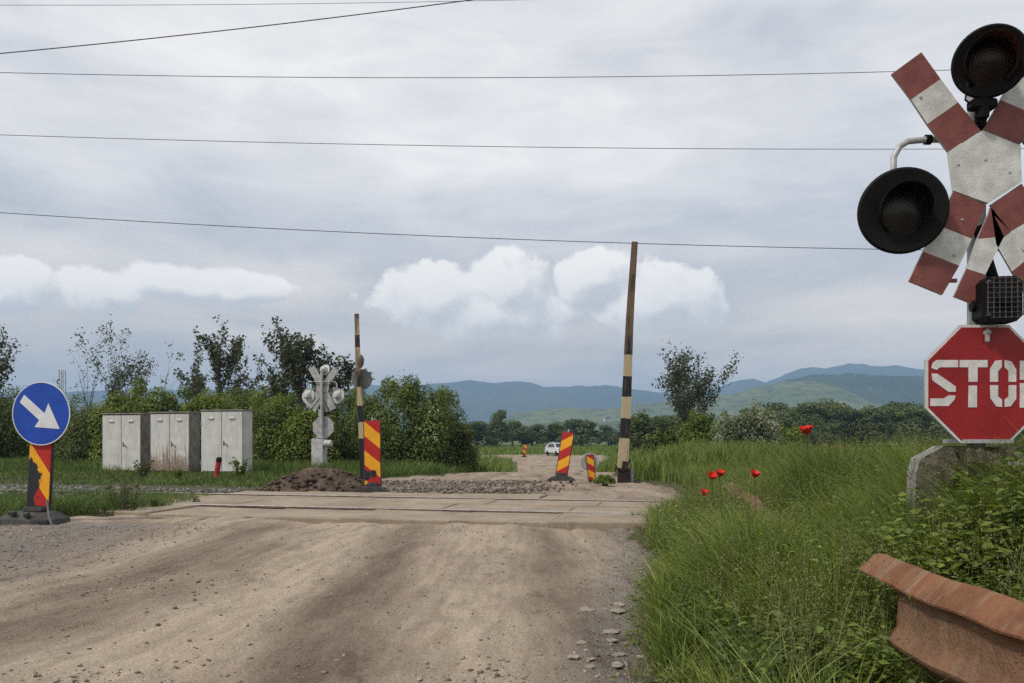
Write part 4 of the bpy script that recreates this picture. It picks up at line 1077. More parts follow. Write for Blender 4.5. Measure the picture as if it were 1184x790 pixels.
# right side
GR = 'bushes right of the far road'
bush(752, 62, 40, 474, 'far', 'dark bush behind the foot of the tall barrier arm', 6000, 60, .26, group=GR)
bush(800, 58, 42, 478, 'far', 'dark bush around the lone tree trunk', 6000, 61, .26, group=GR)
bush(864, 23, 48, 464, 'silver', 'silvery pale bush right of the lone tree', 12000, 62, .085, group=GR)
bush(818, 27, 40, 472, 'mid', 'grey-green bush in front of the lone tree', 11000, 63, .10, group=GR)
bush(895, 70, 40, 478, 'far', 'dull green bush between the silvery bush and the wood', 5000, 64, .28, group=GR)
bush(752, 24, 16, 502, 'mid', 'little green bush at the right of the barrier housing', 2500, 65, .10, group=GR)
bush(700, 16.9, 15, 549, 'mid', 'low leafy weed patch between short beacon and barrier housing', 900, 66, .07, group=GR)
bush(915, 24, 36, 490, 'mid', 'low green clump right of the silvery bush in the meadow', 8000, 67, .09, group=GR)
bush(768, 23, 27, 496, 'bloom', 'low leafy clump left of the silvery bush in the meadow', 6000, 68, .08, group=GR)
# far woods: three crowns copied
def wood_proto(seed, kind, H):
    root = thing('tree', 'wood', 'tree', (0, 0, 0)); r = np.random.default_rng(seed); nl = 4200; lum = []
    for k in range(22):
        a = r.uniform(0, 2*PI); d = r.random()**.6*.8; zz = r.random(); lum.append((math.cos(a)*d*(1-.5*zz), math.sin(a)*d*(1-.5*zz), .22+zz*.62, r.uniform(.14, .26)))
    lum = np.array(lum); ix = r.integers(len(lum), size=nl); D_ = rdir(r, nl)
    C = lum[ix, :3]*np.array([H*.5, H*.5, H])+D_*(lum[ix, 3]*H*(1-.5*r.random(nl)**2))[:, None]*np.array([.8, .8, .7])
    N_ = D_+.6*rdir(r, nl); N_ /= np.linalg.norm(N_, axis=1)[:, None]; U_ = np.cross(N_, rdir(r, nl)); U_ /= np.linalg.norm(U_, axis=1)[:, None]
    ln = .42*r.uniform(.6, 1.4, nl); leaf_mesh('crown', C, N_, U_, ln, ln*.6, LG[kind], root, np.clip(.5*r.random(nl)+.5*r.random(len(lum))[ix], 0, 1))
    mb = MB(); mb.tube([(0, 0, -.2), (.05*H*.3, 0, H*.35), (0, .1, H*.75)], [.03*H, .022*H, .006*H], 7)
    for k in range(5):
        l = lum[r.integers(len(lum))]; mb.tube([(0, 0, H*r.uniform(.2, .45)), (l[0]*H*.5, l[1]*H*.5, l[2]*H)], [.012*H, .004*H], 5)
    mb.build('trunk', BARK, root, True); return root
protos = [wood_proto(70, 'far', 8.), wood_proto(71, 'dark', 8.), wood_proto(72, 'far', 8.)]
used = [False]*3
def put_tree(k, u, Y, vt, label, group, rz, wide=1.):
    x = (u-U0)/F*Y; zb = cast_z(x, Y)-.1; H = EYE-(vt-V0)/F*Y-zb; s_ = H/8.
    if not used[k]:
        o = protos[k]; used[k] = True; o.location = (x, Y, zb); o.rotation_euler = (0, 0, rz); o.scale = (s_*wide, s_*wide, s_); o['label'] = label; o['group'] = group
    else: dup(protos[k], (x, Y, zb), rz, (s_*wide, s_*wide, s_), label, group)
rw = random.Random(12)
for i in range(30):
    u = 872+i*13+rw.uniform(-5, 5); Y = rw.uniform(120, 150)
    put_tree(i % 3, u, Y, rw.uniform(459, 472), 'dark green tree of the wood at the far edge of the right meadow', 'trees of the wood beyond the right meadow', rw.uniform(0, 6), rw.uniform(1.2, 1.6))
for i, (u, Y, vt, wd, lb) in enumerate([(574, 150, 470, .9, 'tallest far tree at the left end of the distant row'), (592, 160, 484, 1.7, 'low wide far tree right of the tallest one'), (552, 140, 484, 1.5, 'far tree half hidden by the hedge end'),
                                    (615, 165, 488, 1.7, 'smallest low tree of the distant row'), (643, 165, 487, 1.6, 'far tree just left of the leaning beacon top'), (672, 150, 481, 1.7, 'broad dark far tree right of the leaning beacon'), (704, 170, 489, 1.5, 'low far tree left of the barrier arm'),
                                    (738, 110, 478, 1.6, 'far tree touching the right side of the barrier arm'), (770, 120, 476, 1.6, 'far tree left of the lone tree'), (-5, 60, 455, 1.5, 'tree peeping over the hedge far left'), (300, 70, 444, 1.6, 'far tree top over the hedge near the far signal')]):
    put_tree(i % 3, u, Y, vt, lb, 'distant trees beyond the field', rw.uniform(0, 6), wd)

# ------------------------------------------------------------------ grass
def blades(name, X, Y, h, wd, lean, mat, seed, segs=3, zoff=0., tip=.35, label=None):
    r = np.random.default_rng(seed); n = len(X); Z = ground_z(X, Y)+zoff
    a = r.uniform(0, 2*PI, n); ld = r.normal(.0, 1, n)*.2+a; L = lean*np.abs(r.normal(.6, .5, n))*h
    t = np.linspace(0, 1, segs+1)
    cx_ = X[:, None]+np.cos(ld)[:, None]*L[:, None]*t**2; cy_ = Y[:, None]+np.sin(ld)[:, None]*L[:, None]*t**2
    cz_ = Z[:, None]+h[:, None]*(t-.18*np.minimum(lean, 1)*t**3)
    fa = r.uniform(0, PI, n); hw = wd[:, None]*.5*(1-t**1.6)
    sx_, sy_ = np.cos(fa)[:, None]*hw, np.sin(fa)[:, None]*hw
    Lf = np.stack([cx_-sx_, cy_-sy_, cz_], -1)[:, :-1]; Rg = np.stack([cx_+sx_, cy_+sy_, cz_], -1)[:, :-1]; T = np.stack([cx_, cy_, cz_], -1)[:, -1:]
    V = np.concatenate([Lf, Rg, T], 1); k = 2*segs+1; fs = []
    for i in range(segs-1): fs += [(i, segs+i, segs+i+1), (i, segs+i+1, i+1)]
    fs.append((segs-1, 2*segs-1, 2*segs))
    Fs = (np.array(fs)[None]+np.arange(n)[:, None, None]*k).reshape(-1, 3)
    pat = np.clip(fbm(X*.9+seed, Y*.9)*1.6-.3, 0, 1)
    rn = np.clip(.55*r.random(n)+.45*pat, 0, 1)
    o = np_mesh(name, V.reshape(-1, 3), Fs, 3, mat, {'rnd': np.repeat(rn, k)})
    return tag(o, label, None, None, 'stuff')
def grass_mat(name, stops, trans=.2):
    m, g, b = new_mat(name); col = g.ramp(g.attr('rnd'), stops)
    g.put(b.inputs['Base Color'], col); b.inputs['Roughness'].default_value = .6
    t = g.n('ShaderNodeBsdfTranslucent'); g.put(t.inputs['Color'], col); mx = g.n('ShaderNodeMixShader'); mx.inputs[0].default_value = trans
    g.nt.links.new(b.outputs[0], mx.inputs[1]); g.nt.links.new(t.outputs[0], mx.inputs[2]); g.nt.links.new(mx.outputs[0], g.nt.nodes['Material Output'].inputs['Surface']); return m
GN = grass_mat('grass_near', [(0, (.026, .042, .006)), (.35, (.076, .118, .015)), (.7, (.185, .245, .036)), (.9, (.30, .33, .09)), (1, (.44, .39, .20))])
GS = grass_mat('grass_straw', [(0, (.11, .115, .045)), (.5, (.20, .19, .09)), (1, (.30, .26, .15))])
GV = grass_mat('grass_verge', [(0, (.04, .065, .012)), (.5, (.09, .14, .024)), (.9, (.15, .20, .04)), (1, (.22, .20, .09))])
GF = grass_mat('grass_field', [(0, (.065, .095, .015)), (.5, (.135, .19, .032)), (.85, (.21, .26, .065)), (1, (.31, .31, .14))])
def scatter(n, x0, x1, y0, y1, ok, seed, pw=1.):
    r = np.random.default_rng(seed); X = []; Yy = []; c = 0
    while c < n:
        m = n*2; y = y0+(y1-y0)*r.random(m)**pw; x = x0(y)+(x1(y)-x0(y))*r.random(m)
        k = ok(x, y, r.random(m)); X.append(x[k]); Yy.append(y[k]); c += k.sum()
    return np.concatenate(X)[:n], np.concatenate(Yy)[:n]
def near_beam(x, y):      # strip kept low so the near rail shows
    return (y < 2.75) & (x < 1.62) & (x > .98)
rG = np.random.default_rng(5)
def ok_right(x, y, q):
    d = on_dirt(x, y); return (d < .02) & ~(near_beam(x, y) & (q > .05)) & (q < -.75+2.7*fbm(x*3.1, y*3.1, 3)) & (x < .70*y+.3)
X, Y = scatter(130000, lambda y: edge_r(y)-.1, lambda y: edge_r(y)+np.minimum(6, .5+y*.55), 2.3, 13, ok_right, 21, 1.5)
hN = (.18+.34*np.random.default_rng(1).random(len(X)))*(-.05+1.0*fbm(X*.8, Y*.8)+1.35*fbm(X*3.1, Y*3.1, 3))*(.55+.5*sstep(0, .6, X-edge_r(Y)))*np.where(near_beam(X, Y), .25, 1)*np.where((X > 1.5) & (Y < 3.3), .75, 1)
blades('tall_grass', X, Y, hN, .0045+.007*rG.random(len(X))**1.5, .7, GN, 31, 4, label='tall tangled green grass on the bank right of the road')
# thin straw coloured stalks with seed heads among it
X, Y = scatter(3000, lambda y: edge_r(y)+.15, lambda y: edge_r(y)+np.minimum(6, .4+y*.5), 2.6, 12.5, lambda x, y, q: (on_dirt(x, y) < -.15) & ~near_beam(x, y) & (x < .68*y+.2), 22, 1.2)
hS = .42+.42*rG.random(len(X))**1.5
so_ = blades('grass_stalks', X, Y, hS, np.full(len(X), .0032), .35, GS, 32, 5, label='pale seeding grass stalks among the bank grass')
def seed_heads():
    n = len(X); r = np.random.default_rng(32); a = r.uniform(0, 2*PI, n); ld = r.normal(.0, 1, n)*.2+a; L = .35*np.abs(r.normal(.6, .5, n))*hS
    Z = ground_z(X, Y); m = 12; Cs = []; Us = []
    for k in range(m):
        t = .80+.2*k/m; c = np.stack([X+np.cos(ld)*L*t**2, Y+np.sin(ld)*L*t**2, Z+hS*(t-.18*.35*t**3)], -1)
        off = rdir(r, n)*.009; Cs.append(c+off); u_ = off/.009*.6+np.array([0, 0, 1.]); Us.append(u_/np.linalg.norm(u_, axis=1)[:, None])
    C = np.concatenate(Cs); U_ = np.concatenate(Us); N_ = np.cross(U_, rdir(r, len(C))); N_ /= np.linalg.norm(N_, axis=1)[:, None]
    ln = r.uniform(.007, .014, len(C)); o = leaf_mesh('grass_seed_heads', C, N_, U_, ln, ln*.35, GS); tag(o, 'feathery pale seed heads above the bank grass', None, None, 'stuff')
seed_heads()
# nettles and other broad-leaved weeds on the bank
def weeds(name, XY, hmin, hmax, per, ls, mat, seed, label, wr=.55):
    r = np.random.default_rng(seed); mb = MB(); Cs = []; Us = []; Ns = []; Ls = []
    n = len(XY); Z = ground_z(XY[:, 0], XY[:, 1]); H = r.uniform(hmin, hmax, n); a = r.uniform(0, 2*PI, n); ln_ = r.uniform(0, .25, n)*H
    for k in range(per):
        t = .12+.88*(k+r.random(n)*.8)/per; c = np.stack([XY[:, 0]+np.cos(a)*ln_*t*t, XY[:, 1]+np.sin(a)*ln_*t*t, Z+H*t], -1)
        ph = r.uniform(0, 2*PI, n); out = np.stack([np.cos(ph), np.sin(ph), r.uniform(-.35, .35, n)], -1)
        L = ls*r.uniform(.6, 1.3, n)*(1.15-.6*t); Cs.append(c+out*L[:, None]*.5); Us.append(out/np.linalg.norm(out, axis=1)[:, None]); Ls.append(L)
        nn = np.array([0, 0, 1.])+.35*r.normal(size=(n, 3)); Ns.append(nn/np.linalg.norm(nn, axis=1)[:, None])
    C = np.concatenate(Cs); U_ = np.concatenate(Us); N_ = np.concatenate(Ns); L = np.concatenate(Ls)
    o = leaf_mesh(name, C, N_, U_, L, L*wr, mat); return tag(o, label, None, None, 'stuff')
Xw, Yw = scatter(2600, lambda y: np.full_like(y, 1.55)+.06*y, lambda y: .2+.72*y, 2.5, 5.2, lambda x, y, q: (on_dirt(x, y) < -.5) & (x > 1.6) & (q < fbm(x*1.4+4, y*1.4)*1.5), 24)
weeds('nettles', np.stack([Xw, Yw], -1), .18, .44, 18, .095, LG['mid'], 25, 'dark leafy nettles behind the guard rail')
Xw, Yw = scatter(2600, lambda y: edge_r(y)+.05, lambda y: edge_r(y)+1.5, 2.4, 8, lambda x, y, q: (on_dirt(x, y) < -.1) & ~near_beam(x, y) & (q < fbm(x*2+9, y*2)*1.3), 26, 1.4)
weeds('low_weeds', np.stack([Xw, Yw], -1), .08, .26, 10, .06, LG['mid'], 27, 'low broad-leaved weeds at the road edge')
Xw, Yw = scatter(2200, lambda y: edge_r(y)+.25, lambda y: .70*y+.3, 3.0, 12, lambda x, y, q: (on_dirt(x, y) < -.25) & ~near_beam(x, y) & (q < -.6+2.6*fbm(x*3.1, y*3.1, 3)), 28, 1.2)
weeds('tall_weeds', np.stack([Xw, Yw], -1), .30, .72, 34, .05, LG['mid'], 29, 'tall narrow-leaved weeds standing in the bank grass', .3)
Xw, Yw = scatter(2200, lambda y: edge_r(y)+.05, lambda y: .70*y+.3, 2.6, 10, lambda x, y, q: (on_dirt(x, y) < -.15) & ~near_beam(x, y) & (q < -.8+2.6*fbm(x*3.1+1, y*3.1, 3)), 33, 1.2)
weeds('yellowing_weeds', np.stack([Xw, Yw], -1), .18, .52, 30, .034, LG['bright'], 34, 'yellow-green fine weeds mixed in the bank grass', .35)
Xw, Yw = scatter(620, lambda y: np.full_like(y, 1.66), lambda y: np.full_like(y, 2.9), 3.3, 4.02, lambda x, y, q: q < 2, 35)
weeds('nettle_stand', np.stack([Xw, Yw], -1), .40, .70, 28, .085, LG['mid'], 36, 'stand of nettles hiding the foot of the stop sign foundation')
Xw, Yw = scatter(420, lambda y: np.full_like(y, .78)+.03*y, lambda y: np.full_like(y, 1.40), 2.75, 3.9, lambda x, y, q: (on_dirt(x, y) < -.05), 37)
weeds('dock_leaves', np.stack([Xw, Yw], -1), .14, .42, 14, .075, LG['mid'], 38, 'broad weed leaves crowding the end of the rusty rail', .4)
X, Y = scatter(700, lambda y: np.interp(y, [4, 10.4], [1.5, 2.7]), lambda y: np.interp(y, [4, 10.4], [1.8, 3.0]), 3.9, 10, lambda x, y, q: q < 1.6*fbm(x*2, y*1.2)-.2, 51)
blades('dry_grass', X, Y, .3+.3*rG.random(len(X)), np.full(len(X), .006), .8, grass_mat('grass_dry', [(0, (.14, .075, .04)), (.5, (.22, .13, .07)), (1, (.30, .2, .12))]), 52, 4, label='dead brown grass along the buried guard rail')
X, Y = scatter(2600, lambda y: edge_r(y)-.02, lambda y: edge_r(y)+np.minimum(3, .6+y*.4), 2.5, 9, lambda x, y, q: (on_dirt(x, y) < -.02) & ~near_beam(x, y) & (q < -.5+2.3*fbm(x*2.2+5, y*2.2, 3)), 61, 1.4)
blades('broad_grass', X, Y, .28+.34*rG.random(len(X)), .009+.008*rG.random(len(X)), 1.0, grass_mat('grass_broad', [(0, (.05, .08, .014)), (.5, (.11, .15, .03)), (1, (.22, .27, .08))]), 62, 6, label='broad arching grass leaves at the road edge and bank')
X, Y = scatter(1500, lambda y: edge_r(y)-.22, lambda y: edge_r(y)+.35, 2.5, 11, lambda x, y, q: (on_dirt(x, y) < .2) & (q < -.3+1.9*fbm(x*3, y*3)), 63, 1.3)
blades('trampled_straw', X, Y, .10+.2*rG.random(len(X)), np.full(len(X), .005), 2.2, GS, 64, 4, label='pale dead grass lying along the ragged road edge')
Xw, Yw = scatter(260, lambda y: edge_r(y)-.3, lambda y: edge_r(y)+.2, 2.5, 9.5, lambda x, y, q: q < 2, 65, 1.2)
weeds('edge_weeds', np.stack([Xw, Yw], -1), .04, .16, 9, .05, LG['mid'], 66, 'small weeds creeping from the bank onto the gravel', .5)
for sd, (x0_, x1_, y0_, y1_), n_, h0_, h1_, ls_, mt_ in ((71, (1.08, 1.33, 2.35, 2.75), 60, .10, .24, .07, 'mid'), (72, (1.55, 2.2, 3.25, 3.75), 260, .38, .62, .10, 'bright'), (73, (.85, 1.35, 2.8, 4.3), 260, .18, .40, .085, 'dark'), (74, (1.2, 2.4, 4.6, 7.5), 420, .25, .52, .075, 'mid'), (75, (1.6, 3.2, 2.9, 4.6), 420, .30, .60, .06, 'dark')):
    Xw, Yw = scatter(n_, lambda y, a=x0_: np.full_like(y, a), lambda y, a=x1_: np.full_like(y, a), y0_, y1_, lambda x, y, q: (on_dirt(x, y) < -.05) & (q < -.6+2.6*fbm(x*2.7+sd, y*2.7, 3)), sd)
    weeds('leafy_weeds', np.stack([Xw, Yw], -1), h0_, h1_, 18, ls_, LG[mt_], sd+10, 'clump of broad-leaved weeds on the bank around the rusty rail', .5)
X, Y = scatter(2200, lambda y: np.full_like(y, 1.50), lambda y: np.full_like(y, 2.5), 3.25, 4.05, lambda x, y, q: q < -.3+2.0*fbm(x*3, y*3), 91)
blades('foundation_grass', X, Y, .40+.34*rG.random(len(X)), .006+.006*rG.random(len(X)), .5, GN, 92, 5, label='tall grass in front of the stop sign foundation')
Xw, Yw = scatter(150, lambda y: np.full_like(y, 1.12), lambda y: np.full_like(y, 1.36), 2.78, 3.2, lambda x, y, q: q < 2, 93)
weeds('rail_end_weeds', np.stack([Xw, Yw], -1), .22, .46, 16, .07, LG['mid'], 94, 'weeds growing up against the bent end of the rusty rail', .45)
X, Y = scatter(1000, lambda y: np.full_like(y, 1.08), lambda y: np.full_like(y, 1.36), 2.45, 3.2, lambda x, y, q: q < .3+.7*(y-2.45)/.75, 95)
blades('rail_foot_grass', X, Y, .16+.30*rG.random(len(X))*sstep(2.4, 3.0, Y), .006+.006*rG.random(len(X)), .8, GN, 96, 5, label='grass at the foot of the rusty guard rail')
# left verge before the track
def ok_left(x, y, q): return (on_dirt(x, y) < .08) & (y < far_rail_y(x)-.25) & (q < .2+1.3*fbm(x*1.5, y*1.5))
X, Y = scatter(26000, lambda y: -.66*y-.3, lambda y: np.full_like(y, -4.2), 8.0, 15.0, ok_left, 41)
blades('verge_grass', X, Y, (.10+.22*rG.random(len(X)))*(.5+.9*fbm(X*.7, Y*.7)), .006+.007*rG.random(len(X)), .7, GV, 42, 3, label='short green grass on the left verge before the track')
# grass around the cabinets and hedge foot
def ok_cab(x, y, q): return ~((y < 20.5-.225*(x+8)) & (x < -4.5) & (q > .75*fbm(x*.9+3, y*.9))) & (y > far_rail_y(x)+1.9) & (on_dirt(x, y) < -.1) & (q < .2+1.3*fbm(x*.8, y*.8))
X, Y = scatter(60000, lambda y: -.68*y, lambda y: -.03*y, 15.2, 30, ok_cab, 43)
blades('hedge_foot_grass', X, Y, (.12+.28*rG.random(len(X)))*(.4+1.0*fbm(X*.5, Y*.5))*np.where((Y < 21.5-.225*(X+8)) & (X < -4.5), .38, 1), .012+.012*rG.random(len(X)), .6, GV, 44, 3, label='rough grass around the cabinets and along the hedge foot')
# tall pale meadow right of the crossing
def ok_mead(x, y, q): return (on_dirt(x, y) < -.05) & (y > far_rail_y(x)+2.0) & (q < .25+1.2*fbm(x*.6, y*.6)) & (q < 1.25-.06*(x-edge_r(y)))
X, Y = scatter(85000, lambda y: edge_r(y)-.2, lambda y: .70*y, 12.6, 46, ok_mead, 45, 1.2)
blades('meadow_grass', X, Y, (.30+.42*rG.random(len(X)))*(.55+.8*fbm(X*.35, Y*.35))*(1-.45*sstep(3, 7, X-edge_r(Y))), .010+.0007*Y*(.5+rG.random(len(X))), .5, GF, 46, 3, label='tall pale meadow grass right of the crossing')
# far field
def ok_far(x, y, q): return (on_dirt(x, y) < -.2) & ~((x > 57) & (y > 138))
X, Y = scatter(90000, lambda y: -.25*y, lambda y: .72*y, 34, 190, ok_far, 47, 1.7)
blades('field_grass', X, Y, (.25+.45*rG.random(len(X)))*(.5+.9*fbm(X*.12, Y*.12)), .0012*Y*(.6+rG.random(len(X))), .4, GF, 48, 2, label='green field grass stretching to the distant trees')

# ------------------------------------------------------------------ single weeds and poppies
def weed_plant(u, v, Y, h, n, label, seed, leafm='dark', ls=.07, per=14):
    q = P(u, v, Y); z = float(max(ground_z(np.array([q.x]), np.array([Y]))[0], -.05)); r = np.random.default_rng(seed)
    root = thing('weed_plant', label, 'weed', (q.x, Y, z), 0, 'weeds around the crossing'); mb = MB(); Cs = []; Us = []
    for k in range(n):
        a = r.uniform(0, 2*PI); sp = r.uniform(.1, .45)*h; H = h*r.uniform(.6, 1.05); b0 = Vector((math.cos(a)*sp*.3, math.sin(a)*sp*.3, -.03))
        tip_ = Vector((math.cos(a)*sp, math.sin(a)*sp, H)); mid = (b0+tip_)*.5+Vector((0, 0, H*.08)); mb.tube([b0, mid, tip_], [.007, .005, .002], 5)
        for j in range(per):
            t = r.uniform(.15, 1); p = b0.lerp(tip_, t); ph = r.uniform(0, 2*PI); o = np.array([math.cos(ph), math.sin(ph), r.uniform(-.2, .6)]); o /= np.linalg.norm(o)
            Cs.append(np.array(p[:])+o*ls*.5); Us.append(o)
    C = np.array(Cs); U_ = np.array(Us); N_ = np.array([0, 0, 1.])+.5*r.normal(size=C.shape); N_ /= np.linalg.norm(N_, axis=1)[:, None]
    ln = ls*r.uniform(.6, 1.3, len(C)); mb.build('stem', BARK, root, True); leaf_mesh('leaves', C, N_, U_, ln, ln*.5, LG[leafm], root)
weed_plant(150, 592, 10.6, .62, 9, 'tall dark dock-like weed at the left end of the slabs', 81)
weed_plant(135, 590, 11.0, .40, 8, 'shorter dark weed just left of the tall one', 82)
weed_plant(178, 588, 11.2, .24, 6, 'small weed growing from a slab joint at left', 83)
weed_plant(277, 552, 19.4, .52, 14, 'bushy weed at the right foot of the cabinets', 84, 'mid', .09, 22)
weed_plant(165, 553, 19.6, .45, 10, 'ragged weed before the leftmost cabinet', 85, 'dark', .09)
weed_plant(205, 556, 18.5, .28, 10, 'low weed before the middle cabinet', 86, 'mid', .08)
weed_plant(225, 585, 12.0, .16, 5, 'tiny weed in a slab joint before the right cabinet', 87, 'mid', .05)
weed_plant(770, 598, 9.4, .34, 6, 'brownish weed at the right end of the slabs', 88, 'locust', .05)
weed_plant(735, 598, 9.9, .14, 5, 'tiny weed on the slab edge left of the bank', 89, 'mid', .05)
POP = mat_plain('poppy_petal', (.62, .022, .012), .6, 0, .2, 30, 0); STEM = mat_plain('poppy_stem', (.05, .08, .02), .7, 0, .2, 9, 0)
def poppy(u, v, Y, d, label, seed):
    q = P(u, v, Y); r = random.Random(seed); z0 = cast_z(q.x, Y)
    root = thing('poppy', label, 'flower', (q.x, Y, z0), 0, 'red poppies on the bank'); h = q.z-z0
    mb = MB(); mb.tube([(0, 0, 0), (.02, .01, h*.5), (0, 0, h)], [.004, .003, .003], 5); mb.build('stem', STEM, root)
    mb = MB(); n = 7
    for k in range(5):
        a0 = k*2*PI/5+r.uniform(-.2, .2); vs = [(0, 0, 0)]; fs = []
        for j, rad in enumerate((.45, 1.0)):
            for i in range(n):
                a = a0+(i/(n-1)-.5)*1.7; rr_ = (.62 if j == 0 else .98)*d/2*(1-.12*abs(i/(n-1)-.5)*2)*(1+r.uniform(-.06, .06)); vs.append((rr_*math.cos(a), rr_*math.sin(a), d*(.30 if j == 0 else .62)+r.uniform(-.09, .09)*d))
        for i in range(n-1): fs += [(0, 1+i, 2+i), (1+i, 1+n+i, 2+n+i, 2+i)]
        mb.add(vs, fs)
    o = mb.build('petals', POP, root, True, (0, 0, h-.15*d)); o.rotation_euler = (r.uniform(.2, .6), r.uniform(-.3, .3), 0)
    mb = MB(); mb.lathe([(0, 0), (.1*d, .02*d), (.12*d, .14*d), (.06*d, .2*d), (0, .2*d)], None, 8); mb.build('seed_pod', BLACKM, root, True, (0, 0, h-.12*d))
for i, (u, v, Y, d, lb) in enumerate([(814, 572, 6.6, .075, 'lowest red poppy, nearest the road edge'), (823, 553, 6.6, .085, 'red poppy left of its close twin on the bank'), (832, 550, 6.7, .085, 'red poppy touching the right side of its twin'),
                                      (872, 551, 6.2, .08, 'red poppy right of the twin poppies beside dry grass'), (933, 501, 5.0, .085, 'tallest red poppy, standing against the far meadow')]):
    poppy(u, v, Y, d, lb, i)

# ------------------------------------------------------------------ car on the far road
def car():
    Yc = 84.; q = P(645, 527, Yc); zc_ = base_z(q.x, Yc)+.02
    root = thing('parked_car', 'small white hatchback on the far dirt road behind the leaning beacon', 'car', (q.x, Yc, float(zc_)), math.radians(22))
    PA = mat_plain('car_white', (.50, .51, .52), .3, 0, .08, 3, 0, spec=.5); GL = mat_plain('car_glass', (.02, .024, .028), .1, 0, .1, 3, 0, spec=.6); TY = mat_plain('tyre_black', (.015, .015, .015), .8)
    # front of the car looks along -y; side profile in (y, z)
    prof = [(-1.95, .35), (-1.98, .55), (-1.9, .78), (-1.05, .93), (-.45, 1.38), (-.1, 1.45), (1.0, 1.42), (1.62, 1.18), (1.85, .95), (1.92, .6), (1.88, .35)]
    mb = MB(); n = len(prof); vs = []
    for sx_, k in ((-1, 0), (-.72, 1), (.72, 1), (1, 0)):
        for (y, z) in prof:
            top = max(0, (z-.93)/.5); wd = .82*(1-.2*top); vs.append((sx_*wd if k == 0 else sx_*wd*1.05, y, z+(.03*top if k else 0)))
    fs = []
    for c in range(3):
        for i in range(n):
            j = (i+1) % n; fs.append((c*n+i, (c+1)*n+i, (c+1)*n+j, c*n+j))
    fs += [tuple(range(n)), tuple(range(4*n-1, 3*n-1, -1))]
    mb.add(vs, fs); mb.build('body', PA, root, True)
    def pane(name, pts):
        m = MB(); m.add(pts, [tuple(range(len(pts)))]); m.build(name, GL, root)
    pane('windscreen', [(-.68, -1.03, .97), (.68, -1.03, .97), (.58, -.49, 1.40), (-.58, -.49, 1.40)])
    for s_ in (-1, 1): pane('side_window', [(s_*.835, -.85, .98), (s_*.83, 1.2, .98), (s_*.69, .95, 1.36), (s_*.69, -.35, 1.36)])
    for sx_ in (-1, 1):
        m = MB(); m.box((sx_*.58, -1.965, .66), (.3, .05, .14), 0, None, .02); m.build('headlight', GALV, root)
        for y in (-1.2, 1.25):
            m = MB(); M = Matrix.Translation((sx_*.76, y, .29)) @ Matrix.Rotation(PI/2, 4, 'Y'); m.lathe([(0, -.09), (.2, -.09), (.29, -.07), (.29, .07), (.2, .09), (0, .09)], M, 20); m.build('wheel', TY, root, True)
    m = MB(); m.box((0, -1.985, .42), (1.5, .06, .16), 0, None, .02); m.build('bumper', TY, root)
    m = MB(); m.box((0, -1.99, .64), (.7, .03, .1), 0); m.build('grille', TY, root)
    root.scale = (.88, .88, .9)
car()
# far pale house at the foot of the hills
hq = P(702, 484, 800.)
root = thing('house', 'tiny pale farmhouse far off under the green hills', 'house', (hq.x, 800, hq.z-3), .3); root.scale = (.6, .6, .6)
mb = MB(); mb.box((0, 0, 3), (11, 7, 6)); mb.build('wall', mat_plain('house_wall', (.45, .43, .40), .8), root)
mb = MB(); mb.prism([(-6, 6.003), (6, 6.003), (0, 9)], -4, 4); mb.build('roof', mat_plain('house_roof', (.22, .15, .12), .8), root)
for x in (-2.4, 2.4):
    mb = MB(); mb.box((x, -3.52, 3.6), (1.3, .1, 1.6)); mb.build('window', BLACKM, root)
# thin lattice mast over the hedge at left
mq = P(72, 428, 90.); zb_ = cast_z(mq.x, 90)
mb = MB(); Hm = mq.z-zb_
for (a, b_) in ((-.3, -.3), (.3, -.3), (.3, .3), (-.3, .3)): mb.tube([(a, b_, 0), (a*.7, b_*.7, Hm)], .05, 5)
for k in range(9):
    z = Hm*k/9; s_ = 1 if k % 2 else -1; mb.tube([(-.3*s_, -.3, z), (.28*s_, -.28, z+Hm/9)], .03, 4)
tag(mb.build('lattice_mast', GALV, None, False, (mq.x, 90, zb_)), 'thin grey lattice mast behind the hedge above the blue sign', 'mast')

# ------------------------------------------------------------------ red soil strip in the right meadow
mb = MB(); Yr = np.linspace(96, 118, 6)
def strip_z(x, y): return float(ground_z(np.array([x]), np.array([y]))[0])+.62
X_ = axis([(58, 92, 40)]); Y_ = axis([(140, 176, 14)])
m, g, b = new_mat('poppy_field_soil'); nn = g.noise(pos(g), .6, 5); g.put(b.inputs['Base Color'], g.mix(g.mr(nn, .35, .65), (.20, .075, .035), (.26, .12, .05))); b.inputs['Roughness'].default_value = .95
o = grid_mesh('ploughed_field', X_, Y_, lambda X, Y: ground_z(X, Y)+.75*sstep(0, 6, np.minimum(np.minimum(X-58, 92-X), np.minimum(Y-140, 176-Y)))-.1+.3*(fbm(X, Y)-.5), m); o['kind'] = 'structure'

